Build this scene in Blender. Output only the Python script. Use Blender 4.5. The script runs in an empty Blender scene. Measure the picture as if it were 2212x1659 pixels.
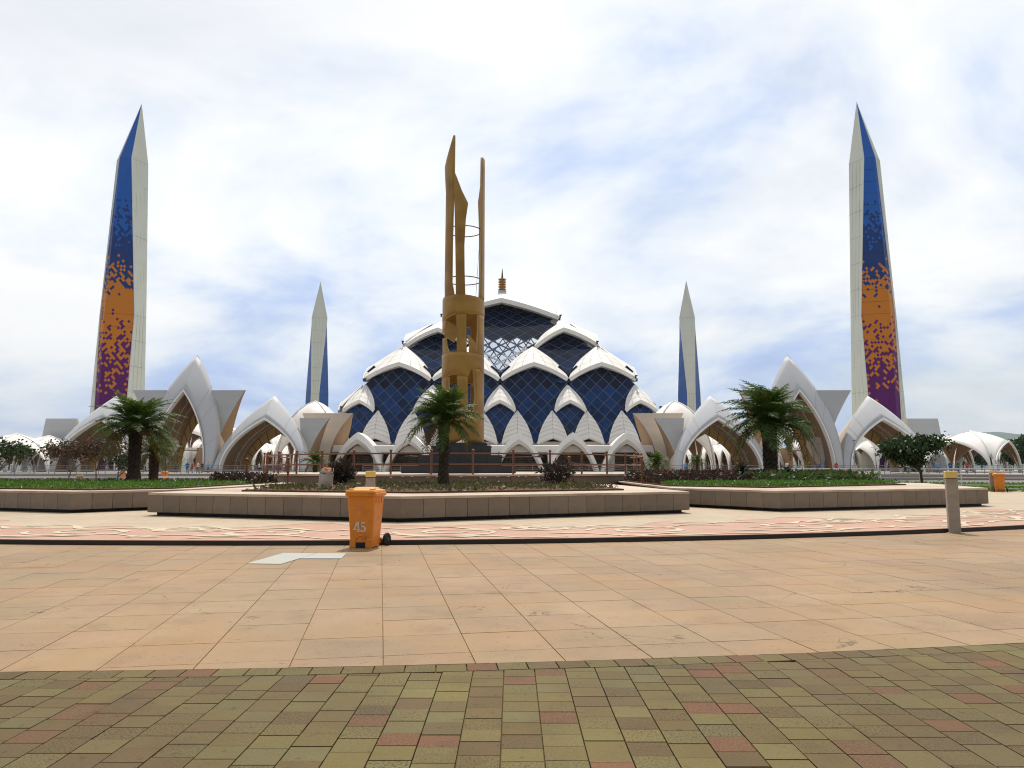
import bpy, bmesh, math, random
import numpy as np
from mathutils import Vector, Matrix, Euler
R = math.radians
PI = math.pi
random.seed(7)
rng = np.random.default_rng(7)
SC = bpy.context.scene
COL = SC.collection

# ------------------------------------------------------------------ camera
F = 1600.0                      # focal length in units of a 2212 px wide picture
PITCH = math.atan(182.5 / F)
EYE = 1.5
cam_data = bpy.data.cameras.new('camera')
cam_data.sensor_width = 36.0
cam_data.lens = 36.0 * F / 2212.0
cam_data.clip_start = 0.1
cam_data.clip_end = 20000
cam = bpy.data.objects.new('camera', cam_data)
COL.objects.link(cam)
cam.location = (0, 0, EYE)
cam.rotation_euler = (PI / 2 + PITCH, 0, 0)
SC.camera = cam

# ------------------------------------------------------------------ world
SUN_EL, SUN_AZ = 62.0, 2.0       # sun behind the mosque, high up
world = bpy.data.worlds.new('World')
SC.world = world
world.use_nodes = True
wn, wl = world.node_tree.nodes, world.node_tree.links
wn.clear()
w_out = wn.new('ShaderNodeOutputWorld')
sky = wn.new('ShaderNodeTexSky')
sky.sky_type = 'NISHITA'
sky.sun_disc = False
sky.sun_elevation = R(SUN_EL)
sky.sun_rotation = R(SUN_AZ)
sky.air_density = 1.0
sky.dust_density = 1.5
bg_sky = wn.new('ShaderNodeBackground')
bg_sky.inputs['Strength'].default_value = 0.10
wl.new(sky.outputs[0], bg_sky.inputs['Color'])
tc = wn.new('ShaderNodeTexCoord')
sep = wn.new('ShaderNodeSeparateXYZ')
wl.new(tc.outputs['Generated'], sep.inputs[0])
def wmath(op, a, b=None, c=None, clamp=False):
    n = wn.new('ShaderNodeMath'); n.operation = op; n.use_clamp = clamp
    for i, v in enumerate((a, b, c)):
        if v is None: continue
        if isinstance(v, (int, float)): n.inputs[i].default_value = v
        else: wl.new(v, n.inputs[i])
    return n.outputs[0]
zc = wmath('MAXIMUM', sep.outputs['Z'], 0.0)
zz = wmath('ADD', zc, 0.27)
px = wmath('DIVIDE', sep.outputs['X'], zz)
py = wmath('DIVIDE', sep.outputs['Y'], zz)
comb = wn.new('ShaderNodeCombineXYZ')
wl.new(px, comb.inputs[0]); wl.new(py, comb.inputs[1]); comb.inputs[2].default_value = 3.7
def wnoise(scale, detail, rough, dist, off):
    m = wn.new('ShaderNodeMapping'); m.inputs['Location'].default_value = off
    wl.new(comb.outputs[0], m.inputs[0])
    n = wn.new('ShaderNodeTexNoise'); n.inputs['Scale'].default_value = scale
    n.inputs['Detail'].default_value = detail; n.inputs['Roughness'].default_value = rough
    n.inputs['Distortion'].default_value = dist
    wl.new(m.outputs[0], n.inputs['Vector'])
    return n.outputs['Fac']
def wramp(fac, stops):
    r = wn.new('ShaderNodeValToRGB')
    e = r.color_ramp.elements
    e[0].position, e[0].color = stops[0][0], (*stops[0][1], 1)
    e[1].position, e[1].color = stops[-1][0], (*stops[-1][1], 1)
    for p, c in stops[1:-1]:
        x = e.new(p); x.color = (*c, 1)
    wl.new(fac, r.inputs[0])
    return r.outputs[0]
cl1 = wnoise(0.62, 7, 0.55, 0.25, (-19.637, -18.131, 0.905))
cl2 = wnoise(1.25, 6, 0.55, 0.3, (18.207, -12.139, 3.779))
# cloud cover: almost closed, with thin blue gaps
cover = wramp(cl1, [(0.30, (0.42,) * 3), (0.50, (0.93,) * 3), (0.60, (1,) * 3)])
# cloud tone: white tops, blue grey bellies, greyer towards the horizon
low = wmath('POWER', wmath('SUBTRACT', 1.0, zc, None, True), 5.0)
tone = wmath('SUBTRACT', wmath('ADD', cl2, 0.105), wmath('MULTIPLY', low, 0.235))
ccol = wramp(tone, [(0.28, (0.33, 0.47, 0.82)), (0.40, (0.54, 0.67, 0.95)), (0.50, (0.86, 0.92, 1.0)), (0.60, (1.06, 1.06, 1.05))])
bg_cl = wn.new('ShaderNodeBackground')
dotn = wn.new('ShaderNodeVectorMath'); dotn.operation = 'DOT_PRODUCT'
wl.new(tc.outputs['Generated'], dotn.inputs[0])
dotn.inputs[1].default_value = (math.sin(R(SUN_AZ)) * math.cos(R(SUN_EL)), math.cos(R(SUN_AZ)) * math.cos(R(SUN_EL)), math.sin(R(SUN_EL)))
fwd = wn.new('ShaderNodeMapRange'); fwd.interpolation_type = 'SMOOTHSTEP'  # clouds dimmed away from the sun, added to deepen the shadows
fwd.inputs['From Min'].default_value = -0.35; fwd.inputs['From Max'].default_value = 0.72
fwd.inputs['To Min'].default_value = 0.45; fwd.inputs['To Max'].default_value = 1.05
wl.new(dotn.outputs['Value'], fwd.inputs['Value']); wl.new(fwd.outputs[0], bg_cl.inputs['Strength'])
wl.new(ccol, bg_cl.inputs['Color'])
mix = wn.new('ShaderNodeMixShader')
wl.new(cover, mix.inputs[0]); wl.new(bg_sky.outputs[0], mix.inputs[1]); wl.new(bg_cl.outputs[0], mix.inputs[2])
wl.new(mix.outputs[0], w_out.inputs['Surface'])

# ------------------------------------------------------------------ sun
sun_d = bpy.data.lights.new('sun', 'SUN')
sun_d.energy = 4.2
sun_d.angle = R(0.7)
sun_d.color = (1.0, 0.94, 0.85)
sun = bpy.data.objects.new('sun', sun_d)
COL.objects.link(sun)
to_sun = Vector((math.sin(R(SUN_AZ)) * math.cos(R(SUN_EL)), math.cos(R(SUN_AZ)) * math.cos(R(SUN_EL)), math.sin(R(SUN_EL))))
sun.rotation_euler = to_sun.to_track_quat('Z', 'Y').to_euler()
sun.location = (0, 0, 300)

vs = SC.view_settings
vs.view_transform = 'Standard'
vs.look = 'None'
vs.exposure = 0.0
vs.gamma = 1.0
vs.use_curve_mapping = False
try:
    SC.cycles.filter_width = 1.1
    SC.cycles.max_bounces = 6
    SC.cycles.diffuse_bounces = 3
    SC.cycles.glossy_bounces = 3
    SC.cycles.transparent_max_bounces = 12
except Exception:
    pass

# ------------------------------------------------------------------ picture <-> world (to read sizes off the photograph)
def at(x, y, Y):
    u, v = (x - 1106.0) / F, (829.5 - y) / F
    dy = math.cos(PITCH) - v * math.sin(PITCH)
    dz = math.sin(PITCH) + v * math.cos(PITCH)
    k = Y / dy
    return Vector((u * k, Y, EYE + dz * k))
def gnd(x, y, z=0.0):
    u, v = (x - 1106.0) / F, (829.5 - y) / F
    dy = math.cos(PITCH) - v * math.sin(PITCH)
    dz = math.sin(PITCH) + v * math.cos(PITCH)
    k = (z - EYE) / dz
    return Vector((u * k, dy * k, z))

# ------------------------------------------------------------------ materials
def mat(name, col, rough=0.6, spec=0.3, var=0.12, vscale=3.0, bump=0.0, bscale=30.0, metal=0.0,
        rand=0.0, col2=None, c2scale=1.2, c2lo=0.45, c2hi=0.6, coords='Object', coat=0.0, streak=None):
    m = bpy.data.materials.new(name); m.use_nodes = True
    nt = m.node_tree; n, l = nt.nodes, nt.links
    b = n['Principled BSDF']
    b.inputs['Roughness'].default_value = rough
    b.inputs['Specular IOR Level'].default_value = spec
    b.inputs['Metallic'].default_value = metal
    b.inputs['Coat Weight'].default_value = coat
    t = n.new('ShaderNodeTexCoord')
    vec = t.outputs[coords]
    if coords == 'World':
        pass
    nz = n.new('ShaderNodeTexNoise'); nz.inputs['Scale'].default_value = vscale; nz.inputs['Detail'].default_value = 6
    l.new(vec, nz.inputs['Vector'])
    base = n.new('ShaderNodeRGB'); base.outputs[0].default_value = (*col, 1)
    cur = base.outputs[0]
    if col2:
        n2 = n.new('ShaderNodeTexNoise'); n2.inputs['Scale'].default_value = c2scale; n2.inputs['Detail'].default_value = 5
        l.new(vec, n2.inputs['Vector'])
        rp = n.new('ShaderNodeMapRange'); rp.inputs['From Min'].default_value = c2lo; rp.inputs['From Max'].default_value = c2hi
        l.new(n2.outputs['Fac'], rp.inputs['Value'])
        mx = n.new('ShaderNodeMix'); mx.data_type = 'RGBA'
        l.new(rp.outputs[0], mx.inputs['Factor']); l.new(cur, mx.inputs['A']); mx.inputs['B'].default_value = (*col2, 1)
        cur = mx.outputs['Result']
    hsv = n.new('ShaderNodeHueSaturation')
    mr = n.new('ShaderNodeMapRange'); mr.inputs['From Min'].default_value = 0.25; mr.inputs['From Max'].default_value = 0.75
    mr.inputs['To Min'].default_value = 1 - var; mr.inputs['To Max'].default_value = 1 + var
    l.new(nz.outputs['Fac'], mr.inputs['Value'])
    val = mr.outputs[0]
    if rand:
        oi = n.new('ShaderNodeObjectInfo'); ge = n.new('ShaderNodeNewGeometry')
        ad = n.new('ShaderNodeMath'); ad.operation = 'ADD'
        l.new(oi.outputs['Random'], ad.inputs[0]); l.new(ge.outputs['Random Per Island'], ad.inputs[1])
        fr = n.new('ShaderNodeMath'); fr.operation = 'FRACT'; l.new(ad.outputs[0], fr.inputs[0])
        r2 = n.new('ShaderNodeMapRange'); r2.inputs['To Min'].default_value = 1 - rand; r2.inputs['To Max'].default_value = 1 + rand
        l.new(fr.outputs[0], r2.inputs['Value'])
        mu = n.new('ShaderNodeMath'); mu.operation = 'MULTIPLY'; l.new(val, mu.inputs[0]); l.new(r2.outputs[0], mu.inputs[1])
        val = mu.outputs[0]
    l.new(val, hsv.inputs['Value']); l.new(cur, hsv.inputs['Color'])
    l.new(hsv.outputs[0], b.inputs['Base Color'])
    if bump:
        nb = n.new('ShaderNodeTexNoise'); nb.inputs['Scale'].default_value = bscale; nb.inputs['Detail'].default_value = 4
        l.new(vec, nb.inputs['Vector'])
        bp = n.new('ShaderNodeBump'); bp.inputs['Strength'].default_value = bump; bp.inputs['Distance'].default_value = 0.02
        l.new(nb.outputs['Fac'], bp.inputs['Height']); l.new(bp.outputs[0], b.inputs['Normal'])
    return m

M = {}
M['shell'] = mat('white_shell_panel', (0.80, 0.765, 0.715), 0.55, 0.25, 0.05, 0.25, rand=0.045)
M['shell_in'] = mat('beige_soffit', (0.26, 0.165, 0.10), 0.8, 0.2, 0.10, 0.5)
M['seam'] = mat('grey_seam', (0.36, 0.355, 0.34), 0.7, 0.2, 0.05)
M['pav'] = mat('pavilion_cladding_shaded', (0.47, 0.48, 0.495), 0.68, 0.2, 0.05, 0.18, rand=0.03)  # cladding greyed: the shade of the backlit fronts is in the colour
M['pav_back'] = mat('pavilion_cladding_sunlit', (0.56, 0.49, 0.41), 0.68, 0.2, 0.06, 0.3, rand=0.03)  # same cladding, creamier: sunlight of back and top faces painted in
M['rim'] = mat('white_rim', (0.80, 0.78, 0.74), 0.4, 0.4, 0.04, 0.4)
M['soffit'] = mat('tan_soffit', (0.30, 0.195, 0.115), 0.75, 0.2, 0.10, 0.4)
M['truss'] = mat('pale_truss', (0.45, 0.40, 0.34), 0.5, 0.3, 0.05)
M['tower'] = mat('tower_cream_cladding', (0.66, 0.68, 0.59), 0.6, 0.25, 0.04, 0.08, rand=0.0)
M['tower_blue'] = mat('tower_blue_cladding', (0.010, 0.075, 0.29), 0.35, 0.45, 0.06, 0.1)
M['frame'] = mat('window_mullion', (0.055, 0.075, 0.12), 0.35, 0.5, 0.06, 0.5)
M['finial_gold'] = mat('finial_gold', (0.42, 0.21, 0.05), 0.32, 0.5, 0.1, 2.0, metal=0.6)
M['dark_metal'] = mat('dark_metal', (0.05, 0.05, 0.055), 0.4, 0.5, 0.1)
M['bronze'] = mat('golden_bronze_plate', (0.33, 0.19, 0.034), 0.40, 0.5, 0.20, 0.7, col2=(0.25, 0.13, 0.022), c2scale=0.45, metal=0.30)
M['bronze_edge'] = mat('pale_plate_edge', (0.45, 0.32, 0.17), 0.5, 0.4, 0.08)
M['granite'] = mat('dark_granite', (0.026, 0.029, 0.029), 0.45, 0.45, 0.2, 1.4, rand=0.1)
M['stage_stone'] = mat('stage_stone', (0.15, 0.125, 0.095), 0.6, 0.3, 0.12, 2.0, rand=0.08)
M['clad'] = mat('brown_grey_stone_cladding', (0.205, 0.160, 0.118), 0.55, 0.3, 0.14, 2.2, bump=0.2, bscale=70, rand=0.10, col2=(0.15, 0.112, 0.075), c2scale=1.6, c2lo=.5, c2hi=.72)
M['coping'] = mat('pale_coping_stone', (0.47, 0.385, 0.29), 0.6, 0.3, 0.09, 1.2, col2=(0.36, 0.27, 0.19), c2scale=0.7, bump=0.1, bscale=60)
M['paver_joint'] = mat('brown_paver_joint', (0.10, 0.082, 0.036), 0.95, 0.1, 0.3, 4.0)
M['slab_joint'] = mat('sandy_slab_joint', (0.235, 0.160, 0.090), 0.95, 0.1, 0.3, 2.0)
M['dark_joint'] = mat('dark_joint', (0.035, 0.028, 0.022), 0.9, 0.1, 0.2)
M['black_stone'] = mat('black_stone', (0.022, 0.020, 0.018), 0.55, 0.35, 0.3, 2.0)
M['soil'] = mat('red_brown_soil', (0.10, 0.055, 0.035), 0.95, 0.1, 0.35, 3.0, bump=0.6, bscale=14)
M['pale_slab'] = mat('pale_new_slab', (0.36, 0.355, 0.32), 0.6, 0.3, 0.04, 3.0)
M['steel'] = mat('stainless_steel', (0.72, 0.73, 0.74), 0.35, 0.5, 0.05, metal=0.5)
M['grey_rail'] = mat('grey_painted_rail', (0.20, 0.22, 0.25), 0.4, 0.5, 0.08)
M['copper_rail'] = mat('copper_brown_rail', (0.17, 0.065, 0.03), 0.4, 0.5, 0.12, 2.0, metal=0.3)
M['orange'] = mat('orange_plastic', (0.66, 0.215, 0.018), 0.42, 0.4, 0.06, 3.0, col2=(0.46, 0.145, 0.022), c2scale=5.0, c2lo=0.54, c2hi=0.72)
M['orange_lid'] = mat('orange_lid_plastic', (0.72, 0.30, 0.045), 0.45, 0.4, 0.06, 3.0)
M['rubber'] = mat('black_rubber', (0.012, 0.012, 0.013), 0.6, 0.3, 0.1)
M['print'] = mat('white_paint_print', (0.56, 0.55, 0.56), 0.7, 0.2, 0.18, 22.0)
M['print_faint'] = mat('worn_print', (0.62, 0.33, 0.17), 0.7, 0.2, 0.18, 22.0)
M['bollard'] = mat('grey_bollard_paint', (0.32, 0.28, 0.23), 0.5, 0.3, 0.12, 5.0, col2=(0.20, 0.165, 0.13), c2scale=4.0, c2lo=.55, c2hi=.75)
M['bollard_cap'] = mat('yellow_lamp_glass', (0.72, 0.52, 0.15), 0.4, 0.5, 0.05)
M['sack'] = mat('dirty_white_sack', (0.46, 0.40, 0.33), 0.8, 0.2, 0.15, 6.0, bump=0.4, bscale=40, col2=(0.30, 0.22, 0.16), c2scale=3.0)
M['sack_in'] = mat('sack_contents', (0.42, 0.20, 0.11), 0.9, 0.1, 0.25, 8.0, bump=0.5, bscale=20)
M['bark'] = mat('dark_bark', (0.055, 0.040, 0.028), 0.9, 0.15, 0.35, 9.0, bump=0.7, bscale=18)
M['twig'] = mat('grey_twig_bark', (0.13, 0.105, 0.08), 0.9, 0.15, 0.25, 9.0, bump=0.4, bscale=18)
M['pole'] = mat('grey_lamp_pole', (0.28, 0.29, 0.30), 0.4, 0.5, 0.06)

def leafmat(name, cols, trans=0.35, rough=0.5):
    m = bpy.data.materials.new(name); m.use_nodes = True
    n, l = m.node_tree.nodes, m.node_tree.links
    b = n['Principled BSDF']
    b.inputs['Roughness'].default_value = rough; b.inputs['Specular IOR Level'].default_value = 0.3
    ge = n.new('ShaderNodeNewGeometry'); oi = n.new('ShaderNodeObjectInfo')
    ad = n.new('ShaderNodeMath'); l.new(ge.outputs['Random Per Island'], ad.inputs[0])
    mu = n.new('ShaderNodeMath'); mu.operation = 'MULTIPLY'; mu.inputs[1].default_value = 1.0
    l.new(oi.outputs['Random'], mu.inputs[0]); l.new(mu.outputs[0], ad.inputs[1])
    fr = n.new('ShaderNodeMath'); fr.operation = 'FRACT'; l.new(ad.outputs[0], fr.inputs[0])
    r = n.new('ShaderNodeValToRGB'); e = r.color_ramp.elements
    e[0].position = 0; e[0].color = (*cols[0], 1); e[1].position = 1; e[1].color = (*cols[-1], 1)
    for i, c in enumerate(cols[1:-1]):
        x = e.new((i + 1) / (len(cols) - 1)); x.color = (*c, 1)
    l.new(fr.outputs[0], r.inputs[0]); l.new(r.outputs[0], b.inputs['Base Color'])
    tr = n.new('ShaderNodeBsdfTranslucent'); l.new(r.outputs[0], tr.inputs['Color'])
    mx = n.new('ShaderNodeMixShader'); mx.inputs[0].default_value = trans
    out = n['Material Output']
    l.new(b.outputs[0], mx.inputs[1]); l.new(tr.outputs[0], mx.inputs[2]); l.new(mx.outputs[0], out.inputs['Surface'])
    return m
M['palm'] = leafmat('palm_leaflets', [(0.030, 0.062, 0.010), (0.048, 0.105, 0.014), (0.075, 0.135, 0.016), (0.12, 0.14, 0.018)])
M['palm_dry'] = leafmat('dry_palm_leaflets', [(0.10, 0.075, 0.015), (0.13, 0.09, 0.02), (0.11, 0.06, 0.015)])
M['leaf_dark'] = leafmat('dark_tree_leaves', [(0.012, 0.03, 0.009), (0.022, 0.05, 0.013), (0.035, 0.07, 0.018)])
M['leaf_red'] = leafmat('reddish_brown_leaves', [(0.07, 0.025, 0.02), (0.10, 0.045, 0.03), (0.05, 0.045, 0.02), (0.03, 0.05, 0.02)])
M['leaf_purple'] = leafmat('purple_shrub_leaves', [(0.045, 0.014, 0.014), (0.060, 0.020, 0.020), (0.030, 0.026, 0.014), (0.050, 0.036, 0.022), (0.025, 0.035, 0.012)])
M['leaf_bright'] = leafmat('bright_green_cover_leaves', [(0.05, 0.12, 0.012), (0.085, 0.19, 0.02), (0.12, 0.24, 0.03), (0.04, 0.09, 0.012)])
M['leaf_mid'] = leafmat('mid_green_leaves', [(0.03, 0.07, 0.015), (0.055, 0.11, 0.02), (0.09, 0.14, 0.03), (0.05, 0.06, 0.02)])
M['leaf_soil'] = leafmat('sparse_grass_blades', [(0.05, 0.07, 0.015), (0.09, 0.11, 0.03), (0.10, 0.06, 0.03), (0.04, 0.05, 0.015)])
M['cycad'] = leafmat('cycad_leaflets', [(0.008, 0.012, 0.007), (0.015, 0.02, 0.01), (0.022, 0.028, 0.014)], 0.15, 0.4)
M['petal_white'] = mat('white_flower_petals', (0.8, 0.8, 0.76), 0.6, 0.2, 0.05)
M['petal_red'] = mat('red_flower_petals', (0.55, 0.03, 0.03), 0.6, 0.2, 0.1)
M['petal_violet'] = mat('violet_flower_petals', (0.33, 0.16, 0.42), 0.6, 0.2, 0.1)
M['far_tree'] = leafmat('far_tree_leaves', [(0.018, 0.04, 0.014), (0.03, 0.06, 0.02), (0.045, 0.085, 0.026)])
M['forest'] = mat('forested_hill', (0.05, 0.085, 0.045), 0.95, 0.1, 0.3, 0.004)
M['grass_far'] = mat('grass_ground', (0.11, 0.13, 0.055), 0.95, 0.1, 0.25, 0.05)
M['terrace'] = mat('pale_terrace_paving', (0.30, 0.27, 0.23), 0.7, 0.3, 0.10, 0.15)
M['forecourt'] = mat('forecourt_paving', (0.17, 0.16, 0.145), 0.7, 0.3, 0.12, 0.3)

def tile_mat(name, ramp, rough, bump, bscale, pit=0.0, pitcol=(0.05, 0.04, 0.02), big=0.1, damp=None, crack=False):
    """stone pieces: a tone for each piece, cloudy stains over the whole floor, speckle"""
    m = bpy.data.materials.new(name); m.use_nodes = True
    n, l = m.node_tree.nodes, m.node_tree.links
    b = n['Principled BSDF']; b.inputs['Roughness'].default_value = rough; b.inputs['Specular IOR Level'].default_value = 0.25
    ge = n.new('ShaderNodeNewGeometry'); oi = n.new('ShaderNodeObjectInfo')
    ad = n.new('ShaderNodeMath'); l.new(ge.outputs['Random Per Island'], ad.inputs[0]); l.new(oi.outputs['Random'], ad.inputs[1])
    fr = n.new('ShaderNodeMath'); fr.operation = 'FRACT'; l.new(ad.outputs[0], fr.inputs[0])
    r = n.new('ShaderNodeValToRGB'); e = r.color_ramp.elements; r.color_ramp.interpolation = 'CONSTANT' if len(ramp) > 4 else 'LINEAR'
    e[0].position = 0; e[0].color = (*ramp[0], 1); e[1].position = (len(ramp) - 1) / len(ramp); e[1].color = (*ramp[-1], 1)
    for i, c in enumerate(ramp[1:-1]):
        x = e.new((i + 1) / len(ramp)); x.color = (*c, 1)
    l.new(fr.outputs[0], r.inputs[0])
    pos = ge.outputs['Position']
    def noise(sc, det=5, rg=0.5):
        z = n.new('ShaderNodeTexNoise'); z.inputs['Scale'].default_value = sc; z.inputs['Detail'].default_value = det
        z.inputs['Roughness'].default_value = rg
        l.new(pos, z.inputs['Vector']); return z.outputs['Fac']
    def rngmap(v, a, b_, c, d):
        q = n.new('ShaderNodeMapRange'); q.inputs['From Min'].default_value = a; q.inputs['From Max'].default_value = b_
        q.inputs['To Min'].default_value = c; q.inputs['To Max'].default_value = d
        l.new(v, q.inputs['Value']); return q.outputs[0]
    def mul(a, c):
        q = n.new('ShaderNodeMath'); q.operation = 'MULTIPLY'; l.new(a, q.inputs[0]); l.new(c, q.inputs[1]); return q.outputs[0]
    v = mul(rngmap(noise(0.35, 6), 0.3, 0.7, 1 - big, 1 + big), rngmap(noise(2.6, 8, 0.6), 0.3, 0.7, 0.93, 1.07))
    v = mul(v, rngmap(noise(55, 3, 0.7), 0.3, 0.7, 0.88, 1.10))
    hs = n.new('ShaderNodeHueSaturation'); l.new(v, hs.inputs['Value']); l.new(r.outputs[0], hs.inputs['Color'])
    cur = hs.outputs[0]
    if damp:
        mx = n.new('ShaderNodeMix'); mx.data_type = 'RGBA'
        l.new(rngmap(noise(0.55, 6, 0.55), 0.46, 0.66, 0, 0.75), mx.inputs['Factor'])
        l.new(cur, mx.inputs['A']); mx.inputs['B'].default_value = (*damp, 1); cur = mx.outputs['Result']
    if pit:
        # pitting whose strength differs from piece to piece
        mu = n.new('ShaderNodeMath'); mu.operation = 'MULTIPLY'; mu.inputs[1].default_value = 7.31; l.new(fr.outputs[0], mu.inputs[0])
        f2 = n.new('ShaderNodeMath'); f2.operation = 'FRACT'; l.new(mu.outputs[0], f2.inputs[0])
        pw = rngmap(f2.outputs[0], 0.35, 1.0, 0.0, pit)
        sp = rngmap(noise(75, 3, 0.6), 0.50, 0.60, 0, 1)
        mx = n.new('ShaderNodeMix'); mx.data_type = 'RGBA'
        l.new(mul(pw, sp), mx.inputs['Factor']); l.new(cur, mx.inputs['A']); mx.inputs['B'].default_value = (*pitcol, 1)
        cur = mx.outputs['Result']
    for sc_, lo_, hi_, amt in ((11.0, .615, .66, .50), (28.0, .62, .66, .35), (1.7, .54, .72, .34)):
        mx = n.new('ShaderNodeMix'); mx.data_type = 'RGBA'; mx.blend_type = 'MULTIPLY'
        l.new(rngmap(noise(sc_, 8, .62), lo_, hi_, 0, amt), mx.inputs['Factor']); l.new(cur, mx.inputs['A']); mx.inputs['B'].default_value = (.42, .36, .30, 1); cur = mx.outputs['Result']
    if crack:
        vo = n.new('ShaderNodeTexVoronoi'); vo.feature = 'DISTANCE_TO_EDGE'; vo.inputs['Scale'].default_value = .55
        wa = n.new('ShaderNodeVectorMath'); wa.operation = 'ADD'; nv = n.new('ShaderNodeTexNoise'); nv.inputs['Scale'].default_value = 2.2; nv.inputs['Detail'].default_value = 6
        l.new(pos, nv.inputs['Vector']); l.new(pos, wa.inputs[0]); l.new(nv.outputs['Color'], wa.inputs[1]); l.new(wa.outputs[0], vo.inputs['Vector'])
        mx = n.new('ShaderNodeMix'); mx.data_type = 'RGBA'
        l.new(mul(rngmap(vo.outputs['Distance'], .003, .008, .8, 0), rngmap(noise(.8, 3), .56, .60, 0, 1)), mx.inputs['Factor']); l.new(cur, mx.inputs['A']); mx.inputs['B'].default_value = (.085, .05, .025, 1); cur = mx.outputs['Result']
    l.new(cur, b.inputs['Base Color'])
    bp = n.new('ShaderNodeBump'); bp.inputs['Strength'].default_value = bump; bp.inputs['Distance'].default_value = 0.006
    l.new(noise(bscale, 5, 0.65), bp.inputs['Height']); l.new(bp.outputs[0], b.inputs['Normal'])
    return m
M['slab'] = tile_mat('beige_stone_slab', [(0.246, 0.170, 0.092), (0.288, 0.195, 0.108), (0.262, 0.182, 0.094), (0.274, 0.178, 0.099)], 0.6, 0.4, 26, 0.55, (0.17, 0.10, 0.045), 0.20, damp=(0.295, 0.170, 0.070), crack=True)
M['paver'] = tile_mat('olive_stone_paver',
    [(0.130, 0.099, 0.028), (0.138, 0.108, 0.033), (0.110, 0.074, 0.022), (0.123, 0.099, 0.032), (0.130, 0.103, 0.030), (0.097, 0.062, 0.021),
     (0.141, 0.115, 0.039), (0.115, 0.083, 0.025), (0.125, 0.100, 0.033), (0.102, 0.065, 0.024), (0.125, 0.092, 0.028), (0.117, 0.086, 0.026), (0.147, 0.065, 0.028), (0.121, 0.100, 0.037), (0.132, 0.105, 0.033), (0.104, 0.073, 0.028)],
    0.75, 1.0, 45, 1.0, (0.050, 0.031, 0.012), 0.20, damp=(0.104, 0.068, 0.026))
M['terrazzo'] = tile_mat('pink_washed_floor', [(0.43, 0.255, 0.180)] * 3, 0.6, 0.3, 60, 0.0, big=0.10, damp=(0.40, 0.220, 0.145))
M['inlay'] = tile_mat('cream_inlay', [(0.52, 0.42, 0.29)] * 3, 0.6, 0.2, 60, 0.0, big=0.06)
M['inlay_field'] = tile_mat('beige_inlay_field', [(0.41, 0.325, 0.225)] * 3, 0.6, 0.2, 60, 0.0, big=0.08)

def glass_mat(name, col, rough=0.08, clear=0.0, rand=0.5):
    m = bpy.data.materials.new(name); m.use_nodes = True
    n, l = m.node_tree.nodes, m.node_tree.links
    b = n['Principled BSDF']
    b.inputs['Roughness'].default_value = rough; b.inputs['Specular IOR Level'].default_value = 0.22
    oi = n.new('ShaderNodeObjectInfo'); ge = n.new('ShaderNodeNewGeometry')
    ad = n.new('ShaderNodeMath'); l.new(oi.outputs['Random'], ad.inputs[0]); l.new(ge.outputs['Random Per Island'], ad.inputs[1])
    fr = n.new('ShaderNodeMath'); fr.operation = 'FRACT'; l.new(ad.outputs[0], fr.inputs[0])
    mr = n.new('ShaderNodeMapRange'); mr.inputs['To Min'].default_value = 1 - rand; mr.inputs['To Max'].default_value = 1 + rand  # random pane tone imitates uneven sky reflections
    l.new(fr.outputs[0], mr.inputs['Value'])
    nz = n.new('ShaderNodeTexNoise'); nz.inputs['Scale'].default_value = 0.8; nz.inputs['Detail'].default_value = 4
    l.new(ge.outputs['Position'], nz.inputs['Vector'])
    m2 = n.new('ShaderNodeMapRange'); m2.inputs['From Min'].default_value = .3; m2.inputs['From Max'].default_value = .7
    m2.inputs['To Min'].default_value = .7; m2.inputs['To Max'].default_value = 1.3; l.new(nz.outputs['Fac'], m2.inputs['Value'])
    mu = n.new('ShaderNodeMath'); mu.operation = 'MULTIPLY'; l.new(mr.outputs[0], mu.inputs[0]); l.new(m2.outputs[0], mu.inputs[1])
    hs = n.new('ShaderNodeHueSaturation'); hs.inputs['Color'].default_value = (*col, 1); l.new(mu.outputs[0], hs.inputs['Value'])
    l.new(hs.outputs[0], b.inputs['Base Color'])
    if clear:
        t = n.new('ShaderNodeBsdfTransparent'); t.inputs['Color'].default_value = (0.93, 0.95, 0.96, 1)
        mx = n.new('ShaderNodeMixShader'); mx.inputs[0].default_value = clear
        l.new(b.outputs[0], mx.inputs[1]); l.new(t.outputs[0], mx.inputs[2]); l.new(mx.outputs[0], n['Material Output'].inputs['Surface'])
    return m
M['glass'] = glass_mat('blue_window_glass', (0.004, 0.027, 0.105))
M['glass_dark'] = glass_mat('darkened_window_glass', (0.002, 0.008, 0.032))  # upper panes: the dark under the hoods is put into the colour
M['glass_clear'] = glass_mat('clear_window_glass', (0.05, 0.08, 0.12), 0.05, 0.85)

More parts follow.
